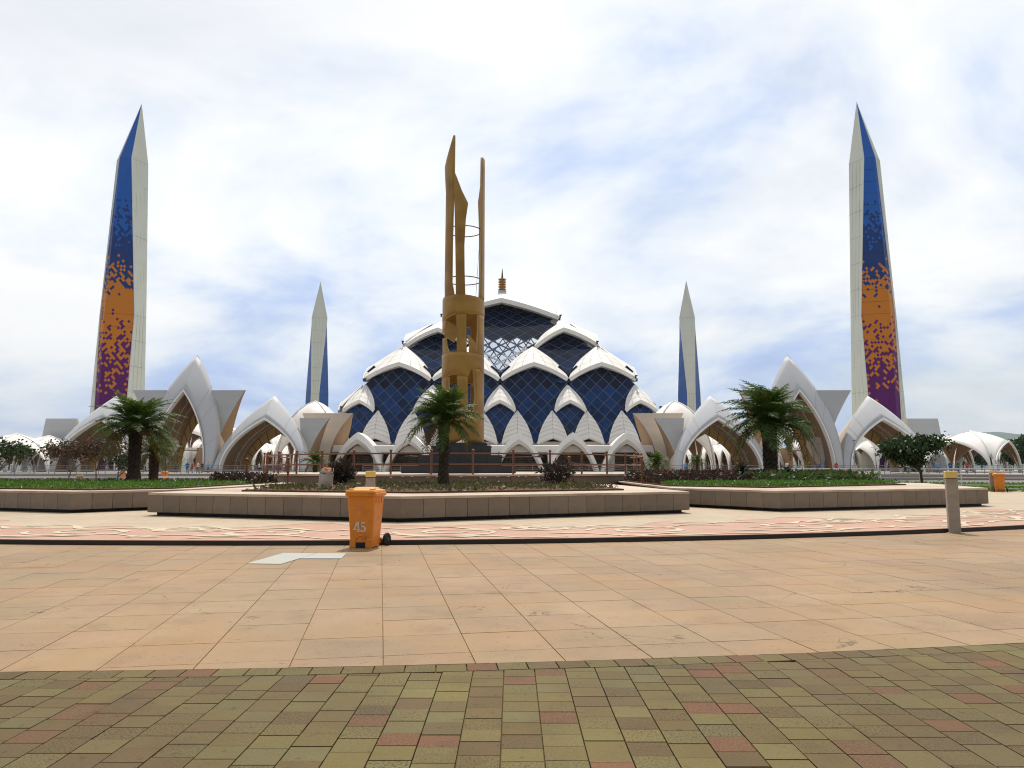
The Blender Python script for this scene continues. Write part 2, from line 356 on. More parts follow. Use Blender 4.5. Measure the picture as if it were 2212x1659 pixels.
# ------------------------------------------------------------------ object helpers
def tag(o, label=None, cat=None, group=None, kind=None):
    if label: o['label'] = label
    if cat: o['category'] = cat
    if group: o['group'] = group
    if kind: o['kind'] = kind
    return o
def empty(name, loc=(0, 0, 0), rz=0.0, label=None, cat=None, group=None, kind=None):
    o = bpy.data.objects.new(name, None); COL.objects.link(o)
    o.empty_display_size = 0.3
    o.location = loc; o.rotation_euler = (0, 0, rz)
    return tag(o, label, cat, group, kind)
def link(name, me, parent=None, loc=None, rot=None, kind=None):
    o = bpy.data.objects.new(name, me); COL.objects.link(o)
    if parent: o.parent = parent
    if loc is not None: o.location = loc
    if rot is not None: o.rotation_euler = rot
    if kind: o['kind'] = kind
    return o
class MB:
    def __init__(s): s.v, s.f, s.m = [], [], []
    def add(s, verts, faces, mi=0):
        o = len(s.v); s.v.extend([tuple(p) for p in verts])
        for f in faces: s.f.append(tuple(i + o for i in f)); s.m.append(mi)
    def quad(s, a, b, c, d, mi=0): s.add([a, b, c, d], [(0, 1, 2, 3)], mi)
    def box(s, c, size, rz=0.0, mi=0, taper=1.0):
        x, y, z = size[0] / 2, size[1] / 2, size[2] / 2
        ca, sa = math.cos(rz), math.sin(rz); vs_ = []
        for sz, t in ((-z, 1.0), (z, taper)):
            for sx, sy in ((-x, -y), (x, -y), (x, y), (-x, y)):
                sx *= t; sy *= t
                vs_.append((c[0] + sx * ca - sy * sa, c[1] + sx * sa + sy * ca, c[2] + sz))
        s.add(vs_, [(3, 2, 1, 0), (4, 5, 6, 7), (0, 1, 5, 4), (1, 2, 6, 5), (2, 3, 7, 6), (3, 0, 4, 7)], mi)
    def tube(s, pts, r, n=8, mi=0, cap=True):
        pts = [Vector(p) for p in pts]; rs = r if isinstance(r, (list, tuple)) else [r] * len(pts)
        o = len(s.v)
        for i, p in enumerate(pts):
            d = (pts[min(i + 1, len(pts) - 1)] - pts[max(i - 1, 0)]).normalized()
            a = Vector((0, 0, 1)) if abs(d.z) < 0.9 else Vector((1, 0, 0))
            x = d.cross(a).normalized(); y = d.cross(x).normalized()
            for k in range(n):
                t = 2 * PI * k / n
                s.v.append(tuple(p + (x * math.cos(t) + y * math.sin(t)) * rs[i]))
        for i in range(len(pts) - 1):
            for k in range(n):
                k2 = (k + 1) % n
                s.f.append((o + i * n + k, o + (i + 1) * n + k, o + (i + 1) * n + k2, o + i * n + k2)); s.m.append(mi)
        if cap:
            s.f.append(tuple(o + k for k in range(n))); s.m.append(mi)
            s.f.append(tuple(o + (len(pts) - 1) * n + k for k in reversed(range(n)))); s.m.append(mi)
    def lathe(s, prof, n=16, c=(0, 0), mi=0):
        o = len(s.v)
        for r, z in prof:
            for k in range(n):
                t = 2 * PI * k / n; s.v.append((c[0] + r * math.cos(t), c[1] + r * math.sin(t), z))
        for i in range(len(prof) - 1):
            for k in range(n):
                k2 = (k + 1) % n
                s.f.append((o + i * n + k, o + i * n + k2, o + (i + 1) * n + k2, o + (i + 1) * n + k)); s.m.append(mi)
        s.f.append(tuple(o + k for k in reversed(range(n)))); s.m.append(mi)
        s.f.append(tuple(o + (len(prof) - 1) * n + k for k in range(n))); s.m.append(mi)
    def prism(s, poly, z0, z1, mi=0, mtop=None):
        n = len(poly); o = len(s.v)
        a = sum(poly[i][0] * poly[(i + 1) % n][1] - poly[(i + 1) % n][0] * poly[i][1] for i in range(n))
        if a < 0: poly = list(reversed(poly))
        for p in poly: s.v.append((p[0], p[1], z0))
        for p in poly: s.v.append((p[0], p[1], z1))
        s.f.append(tuple(o + i for i in reversed(range(n)))); s.m.append(mi)
        s.f.append(tuple(o + n + i for i in range(n))); s.m.append(mi if mtop is None else mtop)
        for i in range(n):
            j = (i + 1) % n
            s.f.append((o + i, o + j, o + n + j, o + n + i)); s.m.append(mi)
    def mesh(s, name, mats, smooth=False, merge=False):
        me = bpy.data.meshes.new(name)
        me.from_pydata(s.v, [], s.f)
        for m_ in (mats if isinstance(mats, (list, tuple)) else [mats]): me.materials.append(m_)
        me.polygons.foreach_set('material_index', s.m)
        if merge:
            bm = bmesh.new(); bm.from_mesh(me); bmesh.ops.remove_doubles(bm, verts=bm.verts, dist=1e-4)
            bmesh.ops.recalc_face_normals(bm, faces=bm.faces); bm.to_mesh(me); bm.free()
        me.update()
        if smooth:
            me.polygons.foreach_set('use_smooth', [True] * len(me.polygons)); me.set_sharp_from_angle(angle=R(32))
        me.update()
        return me
    def build(s, name, mats, parent=None, loc=None, rot=None, smooth=False, kind=None, merge=False):
        return link(name, s.mesh(name, mats, smooth, merge), parent, loc, rot, kind)
def bevel(o, w=0.02, seg=2):
    md = o.modifiers.new('bevel', 'BEVEL'); md.width = w; md.segments = seg; md.limit_method = 'ANGLE'; md.angle_limit = R(35)
    return o
def solid(o, t, off=-1.0, mo=0, rim=0):
    md = o.modifiers.new('solid', 'SOLIDIFY'); md.thickness = t; md.offset = off
    md.material_offset = mo; md.material_offset_rim = rim
    return o
def grid_faces(nu, nv):
    return [(i * nv + j, (i + 1) * nv + j, (i + 1) * nv + j + 1, i * nv + j + 1) for i in range(nu - 1) for j in range(nv - 1)]
def lerp(a, b, t): return a + (b - a) * t
def bez(a, c, b, t): return a * (1 - t) ** 2 + c * 2 * t * (1 - t) + b * t * t
def clip_half(poly, p, nrm):
    """keep the part of a 2D polygon where (q-p).nrm <= 0"""
    out = []
    for i in range(len(poly)):
        a, b = poly[i], poly[(i + 1) % len(poly)]
        da = (a[0] - p[0]) * nrm[0] + (a[1] - p[1]) * nrm[1]; db = (b[0] - p[0]) * nrm[0] + (b[1] - p[1]) * nrm[1]
        if da <= 0: out.append(a)
        if (da < 0 < db) or (db < 0 < da):
            t = da / (da - db); out.append((a[0] + (b[0] - a[0]) * t, a[1] + (b[1] - a[1]) * t))
    return out
def parea(p): return abs(sum(p[i][0] * p[(i + 1) % len(p)][1] - p[(i + 1) % len(p)][0] * p[i][1] for i in range(len(p)))) / 2 if len(p) > 2 else 0
def inpoly(x, y, poly):
    c = False; n = len(poly); j = n - 1
    for i in range(n):
        if ((poly[i][1] > y) != (poly[j][1] > y)) and (x < (poly[j][0] - poly[i][0]) * (y - poly[i][1]) / (poly[j][1] - poly[i][1] + 1e-12) + poly[i][0]): c = not c
        j = i
    return c

# ================================================================== GROUND
CC = (-5.5, 58.4); R_STEP = 43.62; R_PAVE = 52.72     # the circular step and the edge of the paver band share one centre
g = MB(); g.prism([(-9300, -60), (9900, -60), (9900, 11500), (-9300, 11500)], -0.6, -0.06)
tag(g.build('ground', M['grass_far']), kind='structure')
# plaza with its slabs and pavers
plaza = empty('plaza_floor', kind='structure')
pb = MB()
pb.prism([(-45, -6), (45, -6), (45, 45), (-45, 45)], -0.055, -0.018)
pb.build('joint_bed', M['paver_joint'], plaza)
pb = MB(); pb.prism([(CC[0] + (R_PAVE - .003) * math.cos(2 * PI * k / 240), CC[1] + (R_PAVE - .003) * math.sin(2 * PI * k / 240)) for k in range(240)], -0.03, -0.010); pb.build('joint_bed', M['slab_joint'], plaza)
def clip_ring(poly, rad, keep_outside):
    if len(poly) < 3: return []
    cx = sum(p[0] for p in poly) / len(poly); cy = sum(p[1] for p in poly) / len(poly)
    d = math.hypot(cx - CC[0], cy - CC[1]); n_ = ((cx - CC[0]) / d, (cy - CC[1]) / d)
    p = (CC[0] + n_[0] * rad, CC[1] + n_[1] * rad)
    return clip_half(poly, p, (-n_[0], -n_[1]) if keep_outside else n_)
def visible_size(c):
    return c[1] if c[1] > 3.3 and abs(c[0]) < c[1] * 0.74 + 0.8 else 1e6 + abs(c[0])
def piece_mesh(name, poly, th, material, inset=0.003):
    cx = sum(p[0] for p in poly) / len(poly); cy = sum(p[1] for p in poly) / len(poly)
    b = MB(); q = [(p[0] - cx, p[1] - cy) for p in poly]
    b.prism(q, -th, 0.0)
    # small arris: top ring pulled in
    n = len(q)
    for i in range(n, 2 * n):
        x, y, z = b.v[i]; L = math.hypot(x, y); k = max(0, 1 - inset / max(L, .05)); b.v[i] = (x * k, y * k, z)
    return b, (cx, cy)
def lay(cands, name, material, rest_name, z_jit, th, full_polys=None):
    cands.sort(key=lambda c: visible_size(c[0]))
    shared = {}
    rest = MB()
    for k, (c, poly, key) in enumerate(cands):
        rz = random.uniform(-1, 1) * z_jit
        if k < 300 and visible_size(c) < 1e5:
            if key is not None and key in shared: me = shared[key]
            else:
                b, _ = piece_mesh(name, poly, th, material); me = b.mesh(name, material)
                if key is not None: shared[key] = me
            o = link(name, me, plaza, (c[0], c[1], rz), (random.uniform(-1, 1) * z_jit * .8, random.uniform(-1, 1) * z_jit * .8, 0))
        else:
            b, _ = piece_mesh(name, poly, th, material)
            rest.add([(v[0] + c[0], v[1] + c[1], v[2] + rz) for v in b.v], b.f)
    rest.build(rest_name, material, plaza, kind='stuff')
def cen(poly): return (sum(p[0] for p in poly) / len(poly), sum(p[1] for p in poly) / len(poly))
# pavers: columns along the view, each column with its own offset; border course along the curved edge
cands = []
pw, pl_, gap = 0.2285, 0.2, 0.0035
for i in range(-46, 47):
    off = random.uniform(0, pl_)
    x0 = i * pw - 0.06
    y = -1.6 + off
    while y < 8.6:
        Lp = pl_ * random.choice((.92, 1, 1, 1, 1.12, 1.5 if random.random() < .3 else 1))
        poly = [(x0 + gap / 2, y + gap / 2), (x0 + pw - gap / 2, y + gap / 2), (x0 + pw - gap / 2, y + Lp - gap / 2), (x0 + gap / 2, y + Lp - gap / 2)]
        y += Lp
        c0 = cen(poly); d = math.hypot(c0[0] - CC[0], c0[1] - CC[1])
        if d < R_PAVE + 0.04: continue
        key = round(Lp, 2)
        if d < R_PAVE + 0.45:
            poly2 = clip_ring(poly, R_PAVE + 0.208, True)
            if parea(poly2) < 0.006: continue
            if abs(parea(poly2) - parea(poly)) > 1e-5: key = None; poly = poly2
        cands.append((cen(poly), poly, key))
da = 0.232 / R_PAVE
for i in range(-60, 80):
    a = -PI / 2 + i * da + .001
    ra, rb = R_PAVE + 0.004, R_PAVE + 0.202
    poly = [(CC[0] + r_ * math.cos(t), CC[1] + r_ * math.sin(t)) for r_, t in ((ra, a), (ra, a + da * .975), (rb, a + da * .975), (rb, a))]
    cands.append((cen(poly), poly, None))
lay(cands, 'paver', M['paver'], 'outer_pavers', 0.0018, 0.03)
# large slabs between the paver band and the step
cands = []
SZ, ROT, gap = 0.705, R(10.0), 0.0045
ca, sa = math.cos(ROT), math.sin(ROT)
for i in range(-40, 46):
    for j in range(-10, 40):
        q = [(i * SZ + gap / 2, j * SZ + gap / 2), ((i + 1) * SZ - gap / 2, j * SZ + gap / 2), ((i + 1) * SZ - gap / 2, (j + 1) * SZ - gap / 2), (i * SZ + gap / 2, (j + 1) * SZ - gap / 2)]
        poly = [(x * ca - y * sa - 0.22, x * sa + y * ca + 5.6) for x, y in q]
        c0 = cen(poly); d = math.hypot(c0[0] - CC[0], c0[1] - CC[1])
        if c0[1] > 30 or abs(c0[0]) > 30 or d > R_PAVE + .6 or d < R_STEP - .6: continue
        key = 'full'; a0 = parea(poly)
        p2 = clip_ring(clip_ring(poly, R_PAVE - 0.004, False), R_STEP + 0.02, True)
        if parea(p2) < 0.01: continue
        if abs(parea(p2) - a0) > 1e-4: key = None; poly = p2
        cands.append((cen(poly), poly, key))
lay(cands, 'slab', M['slab'], 'outer_slabs', 0.0011, 0.012)
# new pale slabs set into the floor beside the bin
for quad in ([(532, 1218.5), (612, 1195.5), (684, 1196), (607, 1219.5)], [(686, 1196), (748, 1196.3), (737, 1207.5), (646, 1207.5)]):
    poly = [tuple(gnd(x, y)[:2]) for x, y in quad]
    b, c = piece_mesh('pale_slab', poly, 0.012, None); o = b.build('pale_slab', M['pale_slab'], plaza, (c[0], c[1], 0.0105))
    o['label'] = 'pale grey replacement floor slab'
# joints on the pale slabs
# raised circular platform
plat = empty('platform_floor', kind='structure')
N = 220
ring = [(CC[0] + R_STEP * math.cos(2 * PI * k / N), CC[1] + R_STEP * math.sin(2 * PI * k / N)) for k in range(N)]
p = MB(); p.prism(ring, -0.05, 0.1); p.build('floor_sheet', M['terrazzo'], plat)
p = MB()
for k in range(N):
    t0, t1 = 2 * PI * k / N, 2 * PI * (k + 1) / N
    if not (-PI < t0 - 2 * PI * .75 < PI): continue
    a, b_ = (math.cos(t0), math.sin(t0)), (math.cos(t1), math.sin(t1))
    for r0, r1, z0, z1 in ((R_STEP + .012, R_STEP + .012, -.02, .088),):
        p.quad((CC[0] + r0 * a[0], CC[1] + r0 * a[1], z0), (CC[0] + r0 * b_[0], CC[1] + r0 * b_[1], z0), (CC[0] + r1 * b_[0], CC[1] + r1 * b_[1], z1), (CC[0] + r1 * a[0], CC[1] + r1 * a[1], z1))
        p.quad((CC[0] + r1 * a[0], CC[1] + r1 * a[1], z1), (CC[0] + r1 * b_[0], CC[1] + r1 * b_[1], z1), (CC[0] + (R_STEP - .02) * b_[0], CC[1] + (R_STEP - .02) * b_[1], z1), (CC[0] + (R_STEP - .02) * a[0], CC[1] + (R_STEP - .02) * a[1], z1))
p.build('step_riser', M['black_stone'], plat)
# beige field near the planters, wavy outer edge, with cream scrolls laid over it and over the pink
def ring_pt(a, r): return (CC[0] + r * math.sin(a), CC[1] - r * math.cos(a))
f = MB(); na = 400
wav = lambda a: R_STEP - 3.3 - .7 * math.sin(a * 23 + 0.6) - 0.5 * math.sin(a * 57 + 1.0) - .3 * math.sin(a * 111)
for k in range(na):
    a0, a1 = lerp(-1.2, 1.2, k / na), lerp(-1.2, 1.2, (k + 1) / na)
    f.quad((*ring_pt(a0, 25), .104), (*ring_pt(a0, wav(a0)), .104), (*ring_pt(a1, wav(a1)), .104), (*ring_pt(a1, 25), .104))
f.build('beige_field', M['inlay_field'], plat)
sw = MB()
def ribbon(pts, w, z=.108):
    n = len(pts)
    for i in range(n - 1):
        (x0, y0), (x1, y1) = pts[i], pts[i + 1]
        def nr(i):
            a, b = pts[max(i - 1, 0)], pts[min(i + 1, n - 1)]
            dx, dy = b[0] - a[0], b[1] - a[1]; L = math.hypot(dx, dy) + 1e-9
            ww = w * (0.55 + 0.45 * math.sin(PI * min(1, max(0, i / (n - 1)))) ) * (1 + .35 * math.sin(i * .9))
            return -dy / L * ww / 2, dx / L * ww / 2
        n0, n1 = nr(i), nr(i + 1)
        sw.quad((x0 - n0[0], y0 - n0[1], z), (x1 - n1[0], y1 - n1[1], z), (x1 + n1[0], y1 + n1[1], z), (x0 + n0[0], y0 + n0[1], z))
def polar(path): return [ring_pt(s / R_STEP, R_STEP - max(d, .22 + .06 * math.sin(s * 2))) for s, d in path]
lv = 0
for k in range(-8, 12):
    s0 = k * 4.3 + random.uniform(-.4, .4); d0 = 1.9 + random.uniform(-.5, .6)
    flip = 1 if k % 2 else -1
    lv += 4e-5
    def spiral(s, d, r0, turns, dirn, a0):
        out = []
        for q in range(40):
            t = q / 39; r = r0 * (1 - .80 * t); a = a0 + dirn * t * turns * 2 * PI
            out.append((s + r * 1.35 * math.cos(a), d + r * math.sin(a)))
        return out
    ribbon(polar(spiral(s0, d0 + .2, .98, 1.5, flip, PI)), .19, .108 + lv)
    ribbon(polar(spiral(s0 + 2.0 * flip, d0 + 1.0, .72, 1.3, -flip, 0)), .17, .109 + lv)
    ribbon(polar([(s0 - 2.4 + q * .2, d0 - .9 + .22 * math.sin(q * .5) + .5 * math.sin(q * .16 + k)) for q in range(25)]), .18, .110 + lv)
    ribbon(polar([(s0 - 2.6 + q * .2, d0 + 1.3 + .34 * math.sin(q * .55 + k) + .3 * math.cos(q * .16)) for q in range(27)]), .17, .111 + lv)
    ribbon(polar([(s0 - 1.0 + q * .14, .35 + .14 * math.sin(q * .4 + 2 * k) + .02 * q) for q in range(14)]), .13, .112 + lv)
sw.build('scroll_inlay', M['inlay'], plat)

# forecourt (between the platform and the terrace) and the terrace of the mosque
f = MB(); f.prism([(-120, 40), (120, 40), (120, 94), (-120, 94)], -.05, 0.02)
tag(f.build('forecourt', M['forecourt']), kind='structure')
t = MB(); t.prism([(-260, 94), (260, 94), (260, 470), (-260, 470)], -.05, .8)
tag(t.build('terrace', M['terrace']), kind='structure')
TZ = 0.8
# ================================================================== HILLS
h = MB(); nx_, ny_ = 90, 10
hv = []
for i in range(nx_):
    for j in range(ny_):
        x = lerp(-9000, 9600, i / (nx_ - 1)); y = 8200 + j * 330
        hh = 130 + 330 * max(0, min(1, (x - 2600) / 4200)) + 85 * math.sin(x * .0009 + 1) + 60 * math.sin(x * .0024) + 26 * math.sin(x * .0061 + 2)
        hv.append((x, y, -20 + max(0, hh) * math.sin(PI * (j + .02) / (ny_ - .5)) ** .8))
h.add(hv, grid_faces(nx_, ny_))
tag(h.build('hills', M['forest'], smooth=True), kind='structure')

hz = MB(); hz.box((300, 5750, 420), (19800, 11800, 843.4)); hz_o = tag(hz.build('haze', bpy.data.materials.new('pale_haze')), kind='stuff')
hm = hz_o.data.materials[0]; hm.use_nodes = True; hm.node_tree.nodes.clear()
ho = hm.node_tree.nodes.new('ShaderNodeOutputMaterial'); hv_ = hm.node_tree.nodes.new('ShaderNodeVolumePrincipled')
hv_.inputs['Density'].default_value = 0.000045; hv_.inputs['Color'].default_value = (.72, .82, .95, 1); hv_.inputs['Anisotropy'].default_value = 0.2
hm.node_tree.links.new(hv_.outputs[0], ho.inputs['Volume'])
# ================================================================== MOSQUE
XC, YC = -3.95, 293.0
mosque = empty('mosque', (XC, YC, TZ), label='white and blue glass mosque with stacked petal roofs and gold finial', cat='mosque')
def zpx(x, y):                              # point of the 2212 px close-up of the mosque -> full picture
    return (1200 + x / 1.62647) * .57604, (980 + y / 1.62647) * .57604
def mz(y, d):                               # height (local to the mosque root) of close-up row y at distance d in front of its axis
    X, Yp = zpx(1103, y); return at(X, Yp, YC - d).z - TZ
def pt(k, s, d, z):                         # face coordinates -> local coordinates of the mosque; k counts the faces
    x, y = s, -d
    for _ in range(k % 4): x, y = -y, x
    return (x, y, z)
class Petal:
    def __init__(s, A, P0, P1, P2, bulge=.25, lat=.5, arch=(.46, .68), fas=1.1):
        s.A, s.P0, s.P1, s.P2 = (np.array(q, float) for q in (A, P0, P1, P2)); s.b, s.l, s.arch_c, s.fas = bulge, lat, arch, fas
    def arch(s, u, drop=0.0):
        a, b = (s.P0, s.P1) if u <= .5 else (s.P2, s.P1)
        t = u * 2 if u <= .5 else (1 - u) * 2
        c = np.array([lerp(a[0], b[0], s.arch_c[0]), lerp(a[1], b[1], .5), lerp(a[2], b[2], s.arch_c[1])])
        q = a * (1 - t) ** 2 + c * 2 * t * (1 - t) + b * t * t
        if drop: q = q + np.array([-(2 * u - 1) * drop * .55, 0, -drop * (.75 + .25 * t)])
        return q
    def srf(s, u, v, off=0.0):
        e = s.arch(u); q = e * (1 - v) + s.A * v
        w = math.sin(PI * min(1, v))
        q = q + np.array([s.l * (2 * u - 1) * w, s.b * w * .75, s.b * w * .65])
        if off: q = q + np.array([off * (2 * u - 1) * .6, off * .8, off * .6])
        return q
def petal_meshes(P, nu=16, nv=7):
    sh = MB(); vv = [tuple(P.srf(i / nu, j / nv)) for i in range(nu + 1) for j in range(nv + 1)]
    sh.add([pt(0, *q) for q in vv], grid_faces(nu + 1, nv + 1))
    fa = MB(); dp = P.fas; o_ = []
    for i in range(nu + 1):
        u = i / nu
        top = P.arch(u); top = top + np.array([0, .06, .12]); lo = P.arch(u, dp); lo = lo + np.array([0, .02, 0])
        o_ += [pt(0, *top), pt(0, *(lo)), pt(0, *(lo + np.array([0, -2.6, -.15]))), pt(0, *(top + np.array([0, -1.2, .35])))]
    n4 = 4
    for i in range(nu):
        a, b_ = i * n4, (i + 1) * n4
        fa.f += [(a, b_, b_ + 1, a + 1), (a + 1, b_ + 1, b_ + 2, a + 2), (b_, a, a + 3, b_ + 3)]; fa.m += [0, 1, 0]
    fa.v += o_
    return sh, fa
npan = 0
def add_petal(P, pu, pv, faces=(0, 1, 2, 3), panels=True, gap=.075):
    global npan
    sh, fa = petal_meshes(P)
    me_s = sh.mesh('roof_petal', M['seam'], True, True); me_f = fa.mesh('fascia', [M['rim'], M['shell']])
    me_w = None
    for k in faces:
        mat_s = M['seam'] if (k == 0 and panels) else M['shell']
        if k == 0 and panels: me = me_s
        else:
            if me_w is None:
                me_w = me_s.copy(); me_w.materials.clear(); me_w.materials.append(M['shell'])
            me = me_w
        o = link('roof_petal', me, mosque, rot=(0, 0, k * PI / 2)); solid(o, .35, -1)
        link('fascia', me_f, o)
        if k == 0 and panels:
            for i in range(pu):
                for j in range(pv):
                    b = MB(); us = [lerp(i / pu, (i + 1) / pu, t) for t in (0, .5, 1)]; vs2 = [lerp(j / pv * .985, (j + 1) / pv * .985, t) for t in (0, .5, 1)]
                    pts = []
                    for u in us:
                        for v in vs2: pts.append(np.array(P.srf(u, v, .10)))
                    c = pts[4]; out = []
                    for a_, q in enumerate(pts):
                        iu, iv = a_ // 3, a_ % 3
                        # pull the border in by the joint width
                        d_ = q * 0
                        if iu != 1: e = pts[3 + iv] - q; L = np.linalg.norm(e); d_ = d_ + (e / L * min(gap, L * .4) if L > 1e-6 else 0)
                        if iv != 1: e = pts[iu * 3 + 1] - q; L = np.linalg.norm(e); d_ = d_ + (e / L * min(gap, L * .4) if L > 1e-6 else 0)
                        out.append(q + d_)
                    b.add([pt(0, *q) for q in out], grid_faces(3, 3))
                    pn = b.build('panel', M['shell'], o); pn.modifiers.new('solid', 'SOLIDIFY').thickness = .08; npan += 1
# cap
capz, capd = mz(338, 22), 22.0
add_petal(Petal((0, .0, mz(186, 0)), (-capd, capd, capz), (0, capd + .6, mz(226, 22)), (capd, capd, capz), -.6, 0.2, (.48, .64), 1.6), 8, 3)
# row of two large petals a side
W5 = 34.6; z5 = mz(505, 34.8)
for sg in (-1, 1):
    add_petal(Petal((sg * 22.2, 25.6, mz(368, 25.6)), (sg * 23.2 - 11.4, W5 + .3, z5 - .9), (sg * 22.3, W5 + .5, mz(406, 34.8)), (sg * 23.2 + 11.4, W5, z5), -.05, 1.7, (.46, .68), 1.3), 6, 4)
# row of four
z4 = mz(715, 46)
for q in (-1.5, -.5, .5, 1.5):
    add_petal(Petal((q * 22.4, 35.6, mz(519, 35.6)), (q * 23 - 11.45, 46.2, z4), (q * 22.7, 46.6, mz(617, 46)), (q * 23 + 11.45, 46.2, z4), -.05, 1.9, (.46, .68), 1.25), 6, 4)
# row of five small ones
z3 = mz(908, 53)
for q in (-2, -1, 0, 1, 2):
    add_petal(Petal((q * 22.5, 46.4, mz(752, 46.4)), (q * 23 - 5.3, 53, z3), (q * 22.9, 53.2, mz(846, 53)), (q * 23 + 5.3, 53, z3), -.02, 1.0, (.46, .66), .95), 4, 4, faces=(0, 1, 2, 3) if q > -2 else (0,))
# foot cones
zb = mz(1112, 56)
for q in range(8):
    s = (q - 3.5) * 11.4
    add_petal(Petal((s * .995, 51.9, mz(908, 51.9)), (s - 5.1, 55.6, zb), (s, 57.2, mz(1070, 56)), (s + 5.1, 55.6, zb), +.35, .8, (.5, .6), .5), 2, 7, gap=.07)
# glass windows
def window(name, s0, top, bot, poly, hw, hh, mats_of_row, as_parts=True, faces_plain=()):
    """diamond panes on the sloping plane through (z,d) = top and bot; poly in (s,z)"""
    w = empty(name); w.parent = mosque
    dz = lambda z: lerp(bot[1], top[1], (z - bot[0]) / (top[0] - bot[0]))
    fr = MB(); rest = {}
    zmin, zmax = min(q[1] for q in poly), max(q[1] for q in poly); smin, smax = min(q[0] for q in poly), max(q[0] for q in poly)
    shared = {}
    nj = int((zmax - zmin) / hh) + 2
    for j in range(0, nj):
        for i in range(-20, 21):
            if (i + j) % 2 == 0: continue
            s, z = s0 + i * hw, zmin + j * hh
            if not any(inpoly(s + a * hw * .72, z + b * hh * .72, poly) for a, b in ((0, 0), (1, 0), (-1, 0), (0, 1), (0, -1))): continue
            if abs(s) + hw > dz(z) + 1.2: continue
            def ring(g_, o_): return [pt(0, s + a * hw * g_, dz(z + b * hh * g_) + o_, z + b * hh * g_) for a, b in ((-1, 0), (0, -1), (1, 0), (0, 1))]
            gi = .80 if mats_of_row(z, s) == 'glass_clear' else .93
            o1, o2, o3 = ring(1.0, .12), ring(gi, .12), ring(gi, -.12)
            for a in range(4):
                b_ = (a + 1) % 4
                fr.quad(o1[a], o1[b_], o2[b_], o2[a]); fr.quad(o2[a], o2[b_], o3[b_], o3[a])
            m_ = mats_of_row(z, s)
            if as_parts:
                if m_ not in shared:
                    b = MB(); sl = (top[1] - bot[1]) / (top[0] - bot[0])
                    g_ = .93
                    for o_ in (0,): b.add([(-hw * g_, 0, 0), (0, hh * g_ * sl, -hh * g_), (hw * g_, 0, 0), (0, -hh * g_ * sl, hh * g_), (0, .0, 0)], [(0, 1, 4), (1, 2, 4), (2, 3, 4), (3, 0, 4)])
                    shared[m_] = b.mesh('pane', M[m_])
                link('pane', shared[m_], w, pt(0, s, dz(z), z))
            else:
                b = rest.setdefault(m_, MB()); q = ring(.93, 0); b.quad(*q)
    fr.build('mullion', M['frame'], w)
    for m_, b in rest.items(): b.build('pane', M[m_], w, kind='stuff')
    return w
arch_poly = lambda P, n=10: [(float(P.arch(i / n)[0]), float(P.arch(i / n)[2])) for i in range(n + 1)]
# centre window below the cap
capP = Petal((0, 0, 70), (-22, 22, capz), (0, 22, mz(226, 22)), (22, 22, capz), 1, .2, (.48, .64))
zq = mz(720, 45)
zclear0, zclear1 = mz(640, 40), mz(455, 33)
def row_c(z, s):
    if z > zclear1: return 'glass_dark'  # darkness below the cap, given as pane colour
    if z > zclear0: return 'glass_clear'
    return 'glass'
window('window', 0, (56, 20.5), (zq, 44.0), arch_poly(capP) + [(13, mz(520, 34)), (.3, zq), (-.3, zq), (-13, mz(520, 34))], 2.9, 1.75, row_c)
for sg in (-1, 1):
    P = Petal((sg * 22.6, 25, 54), (sg * 23.2 - 11.6, W5, z5), (sg * 22.8, W5, mz(406, 34.8)), (sg * 23.2 + 11.6, W5, z5), arch=(.46, .68))
    zt, zb5 = mz(415, 34), mz(716, 45)
    cut = mz(585, 40)
    window('window', sg * 23.2, (51.5, 27), (31.7, 44.6), arch_poly(P) + [(sg * 23 + 1, zb5), (sg * 23 - 1, zb5)], 2.9, 1.75, lambda z, s: 'glass_dark' if z > cut else 'glass')
for q in (-1.5, -.5, .5, 1.5):
    P = Petal((q * 22.6, 35.2, 45), (q * 23 - 11.5, 46, z4), (q * 22.8, 46, mz(617, 46)), (q * 23 + 11.5, 46, z4), arch=(.46, .68))
    cut = mz(745, 48)
    zlo = mz(1112, 56)
    window('window', q * 22.9, (38, 42.5), (9.5, 54.0), arch_poly(P) + [(q * 22.9 + 6.5, mz(930, 52)), (q * 22.9 + .3, zlo), (q * 22.9 - .3, zlo), (q * 22.9 - 6.5, mz(930, 52))], 2.15, 2.25, lambda z, s: 'glass_dark' if z > cut else 'glass', as_parts=True)
for q in (-2, -1, 0, 1, 2):
    P = Petal((q * 22.6, 46.3, 30), (q * 23 - 5.3, 53, z3), (q * 22.9, 53, mz(846, 53)), (q * 23 + 5.3, 53, z3), arch=(.46, .66))
    zlo = mz(1112, 56); cut = mz(905, 52)
    window('window', q * 22.9, (23.5, 50.5), (9.5, 54.2), arch_poly(P) + [(q * 22.9 + .4, zlo), (q * 22.9 - .4, zlo)], 1.75, 1.85, lambda z, s: 'glass_dark' if z > cut else 'glass', as_parts=abs(q) < 2)
